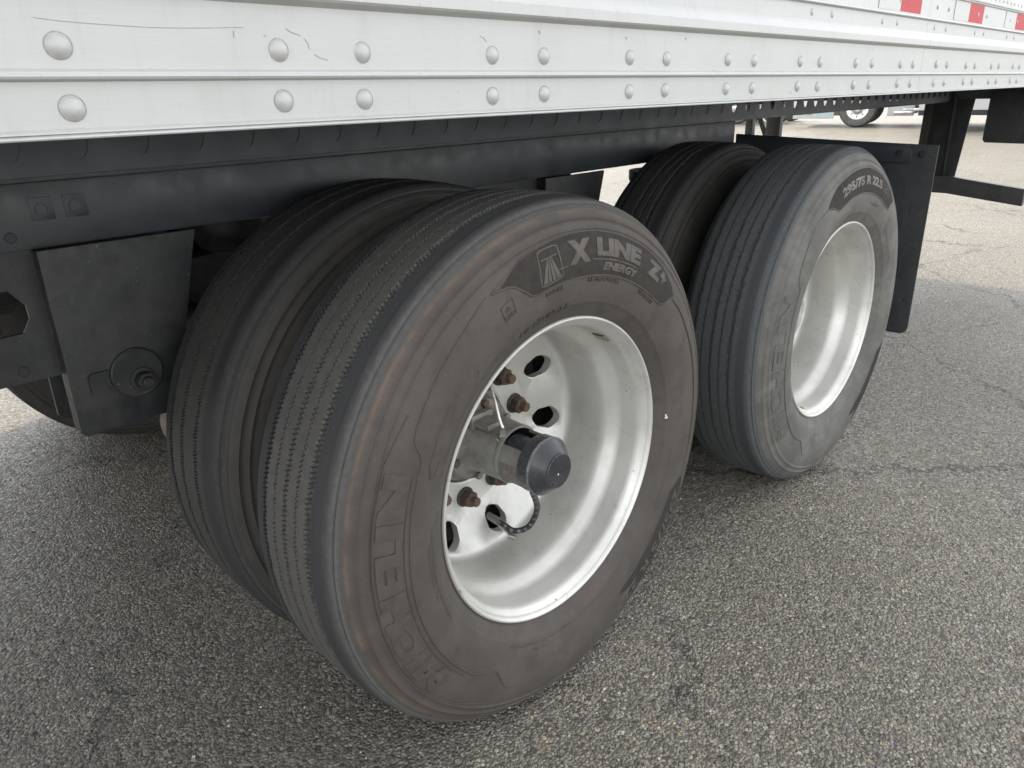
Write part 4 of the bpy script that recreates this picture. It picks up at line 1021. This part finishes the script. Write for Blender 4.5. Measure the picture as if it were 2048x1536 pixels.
# ------------------------------------------------------------------ leaf on the ground
bm = bmesh.new()
op = [(-.016, 0, .001), (-.008, .006, .006), (.004, .008, .009), (.016, .003, .006), (.020, 0, .002), (.014, -.006, .003), (.002, -.008, .004), (-.009, -.005, .003)]
c0 = bm.verts.new((.002, 0, .004)); ov = [bm.verts.new(p) for p in op]
for i in range(len(ov)): bm.faces.new((c0, ov[i], ov[(i+1) % len(ov)]))
lf = finish('fallen_leaf', bm, M['leaf'], loc=(3.93, .325, .002), rot=(0, 0, .5)); lf['label'] = 'small pale green leaf on the asphalt below the mud flap'; lf['category'] = 'leaf'
lf.scale = (1.4, 1.4, 1.6)

# ------------------------------------------------------------------ parked vehicles across the lot
def simple_wheel(par, x, y, s, r=.50, wd=.28, nm='wheel'):
    b_ = lathe(nm, [(0, -.01), (.05, -.02), (.10, -.012), (.12, .015), (.17, .03), (.24, .012), (.27, .0), (.285, -.004), (.29, .0)], M['chrome'], par, 32, (x, y, r), (0, 0, 0 if s < 0 else PI))
    lathe('tyre', [(.285, .0), (.30, -.01), (.38, -.03), (.45, -.02), (.49, .02), (.50, .05), (.50, wd-.05), (.49, wd-.02), (.42, wd), (.28, wd-.03)], M['rub_rear'], b_, 48)
    for k in range(8):
        a = 2*PI*k/8; bm = bmesh.new(); add_lathe(bm, [(.022, .012), (.026, .006), (.010, .004)], 10); finish('hand_hole', bm, M['hose'], b_, loc=(.205*math.cos(a), -.004, .205*math.sin(a)))
    return b_
def tractor(loc, rz, lab, paint, stripe=False):
    t = empty('semi_truck', loc, lab, 'truck', rz=rz)
    # forward is +x, origin under the front axle
    box('frame', (-6.2, -.45, .70), (.9, .45, .92), M['dark'], t, .01)
    box('hood', (-1.0, -.85, 1.0), (1.25, .85, 1.85), paint, t, .12)
    box('cab', (-2.9, -1.2, 1.0), (-1.0, 1.2, 2.95), paint, t, .10)
    box('sleeper', (-4.6, -1.2, 1.0), (-2.92, 1.2, 3.5), paint, t, .10)
    box('windscreen', (-1.04, -1.05, 1.95), (-.985, 1.05, 2.7), M['glass'], t, .02)
    bp = box('bumper', (1.18, -1.22, .30), (1.42, 1.22, .72), M['chrome'], t, .05)
    if stripe:
        for k in range(9):
            box('bumper_stripe', (1.421, -1.15+.256*k, .34), (1.427, -1.03+.256*k, .68), M['paleblue'] if k % 2 else M['white'], bp, 0)
    if stripe:
        for s in (-1, 1):
            ap = box('side_apron', (.62, min(1.16*s, 1.215*s), .24), (1.75, max(1.16*s, 1.215*s), .80), M['body'], t, .01)
            for k in range(4): box('apron_stripe', (.70+.27*k, min(1.2155*s, 1.219*s), .27), (.83+.27*k, max(1.2155*s, 1.219*s), .77), M['paleblue'], ap, 0)
            box('step_box', (-1.45, min(.9*s, 1.2*s), .30), (-.78, max(.9*s, 1.2*s), .98), M['body'], t, .02)
            box('step', (-1.42, min(1.2*s, 1.27*s), .36), (-.95, max(1.2*s, 1.27*s), .42), M['chrome'], t, .01)
            box('splash_guard', (-2.35, min(.7*s, 1.25*s), .28), (-1.75, max(.7*s, 1.25*s), .95), M['white'], t, .01)
    box('grille', (1.251, -.5, .95), (1.30, .5, 1.8), M['chrome'], t, .02)
    for s in (-1, 1):
        simple_wheel(t, 0, 1.22*s, s)
        box('fender', (-.72, min(.86*s, 1.2*s), 1.04), (.85, max(.86*s, 1.2*s), 1.16), paint, t, .04)
        box('headlight', (1.15, min(.62*s, .84*s), 1.1), (1.262, max(.62*s, .84*s), 1.35), M['glass'], t, .02)
        bm = bmesh.new(); add_tube(bm, [(-2.2, .92*s, .72), (-3.9, .92*s, .72)], .31, 28); finish('fuel_tank', bm, M['chrome'], t, smooth=True, ang=50)
        box('step', (-1.9, min(.95*s, 1.2*s), .42), (-1.15, max(.95*s, 1.2*s), .50), M['chrome'], t, .01)
        box('side_window', (-2.3, min(1.195*s, 1.207*s), 1.95), (-1.35, max(1.195*s, 1.207*s), 2.6), M['glass'], t, .0)
        for x in (-4.9, -6.2+.02):
            simple_wheel(t, x, 1.22*s, s)
        box('mud_flap', (-6.85, min(.6*s, 1.2*s), .35), (-6.82, max(.6*s, 1.2*s), 1.1), M['white'], t, .0)
    return t
tractor((24.4, 8.15, 0), R(104), 'white truck tractor with chrome wheels and a striped bumper across the lot', M['body'], True)
def box_truck(loc, rz, lab, L_=9.0):
    t = empty('box_truck', loc, lab, 'truck', rz=rz)
    b_ = box('cargo_body', (-L_/2, -1.2, .50), (L_/2, 1.2, 3.4), M['body'], t, .02)
    box('body_rail', (-L_/2, -1.215, .92), (L_/2, -1.201, .99), M['chrome'], b_, 0)
    box('body_rail', (-L_/2, -1.215, 1.02), (L_/2, -1.201, 1.10), M['lineblk'], b_, 0)
    for k in range(6): box('latch', (-L_/2+.5+k, -1.23, .76), (-L_/2+.66+k, -1.201, .90), M['hose'], b_, .004)
    box('skirt', (-L_/2, -1.19, .38), (L_/2, 1.19, .495), M['dark'], t, 0)
    for s in (-1, 1):
        for x in (-2.2, 2.2): simple_wheel(t, x, 1.1*s, s)
    return t
box_truck((23.5, 1.5, 0), R(100), 'white utility body truck parked to the right of the truck tractor')
bt = tractor((24.7, 17.35, 0), R(102), 'white truck tractor parked furthest left across the lot', M['body'])
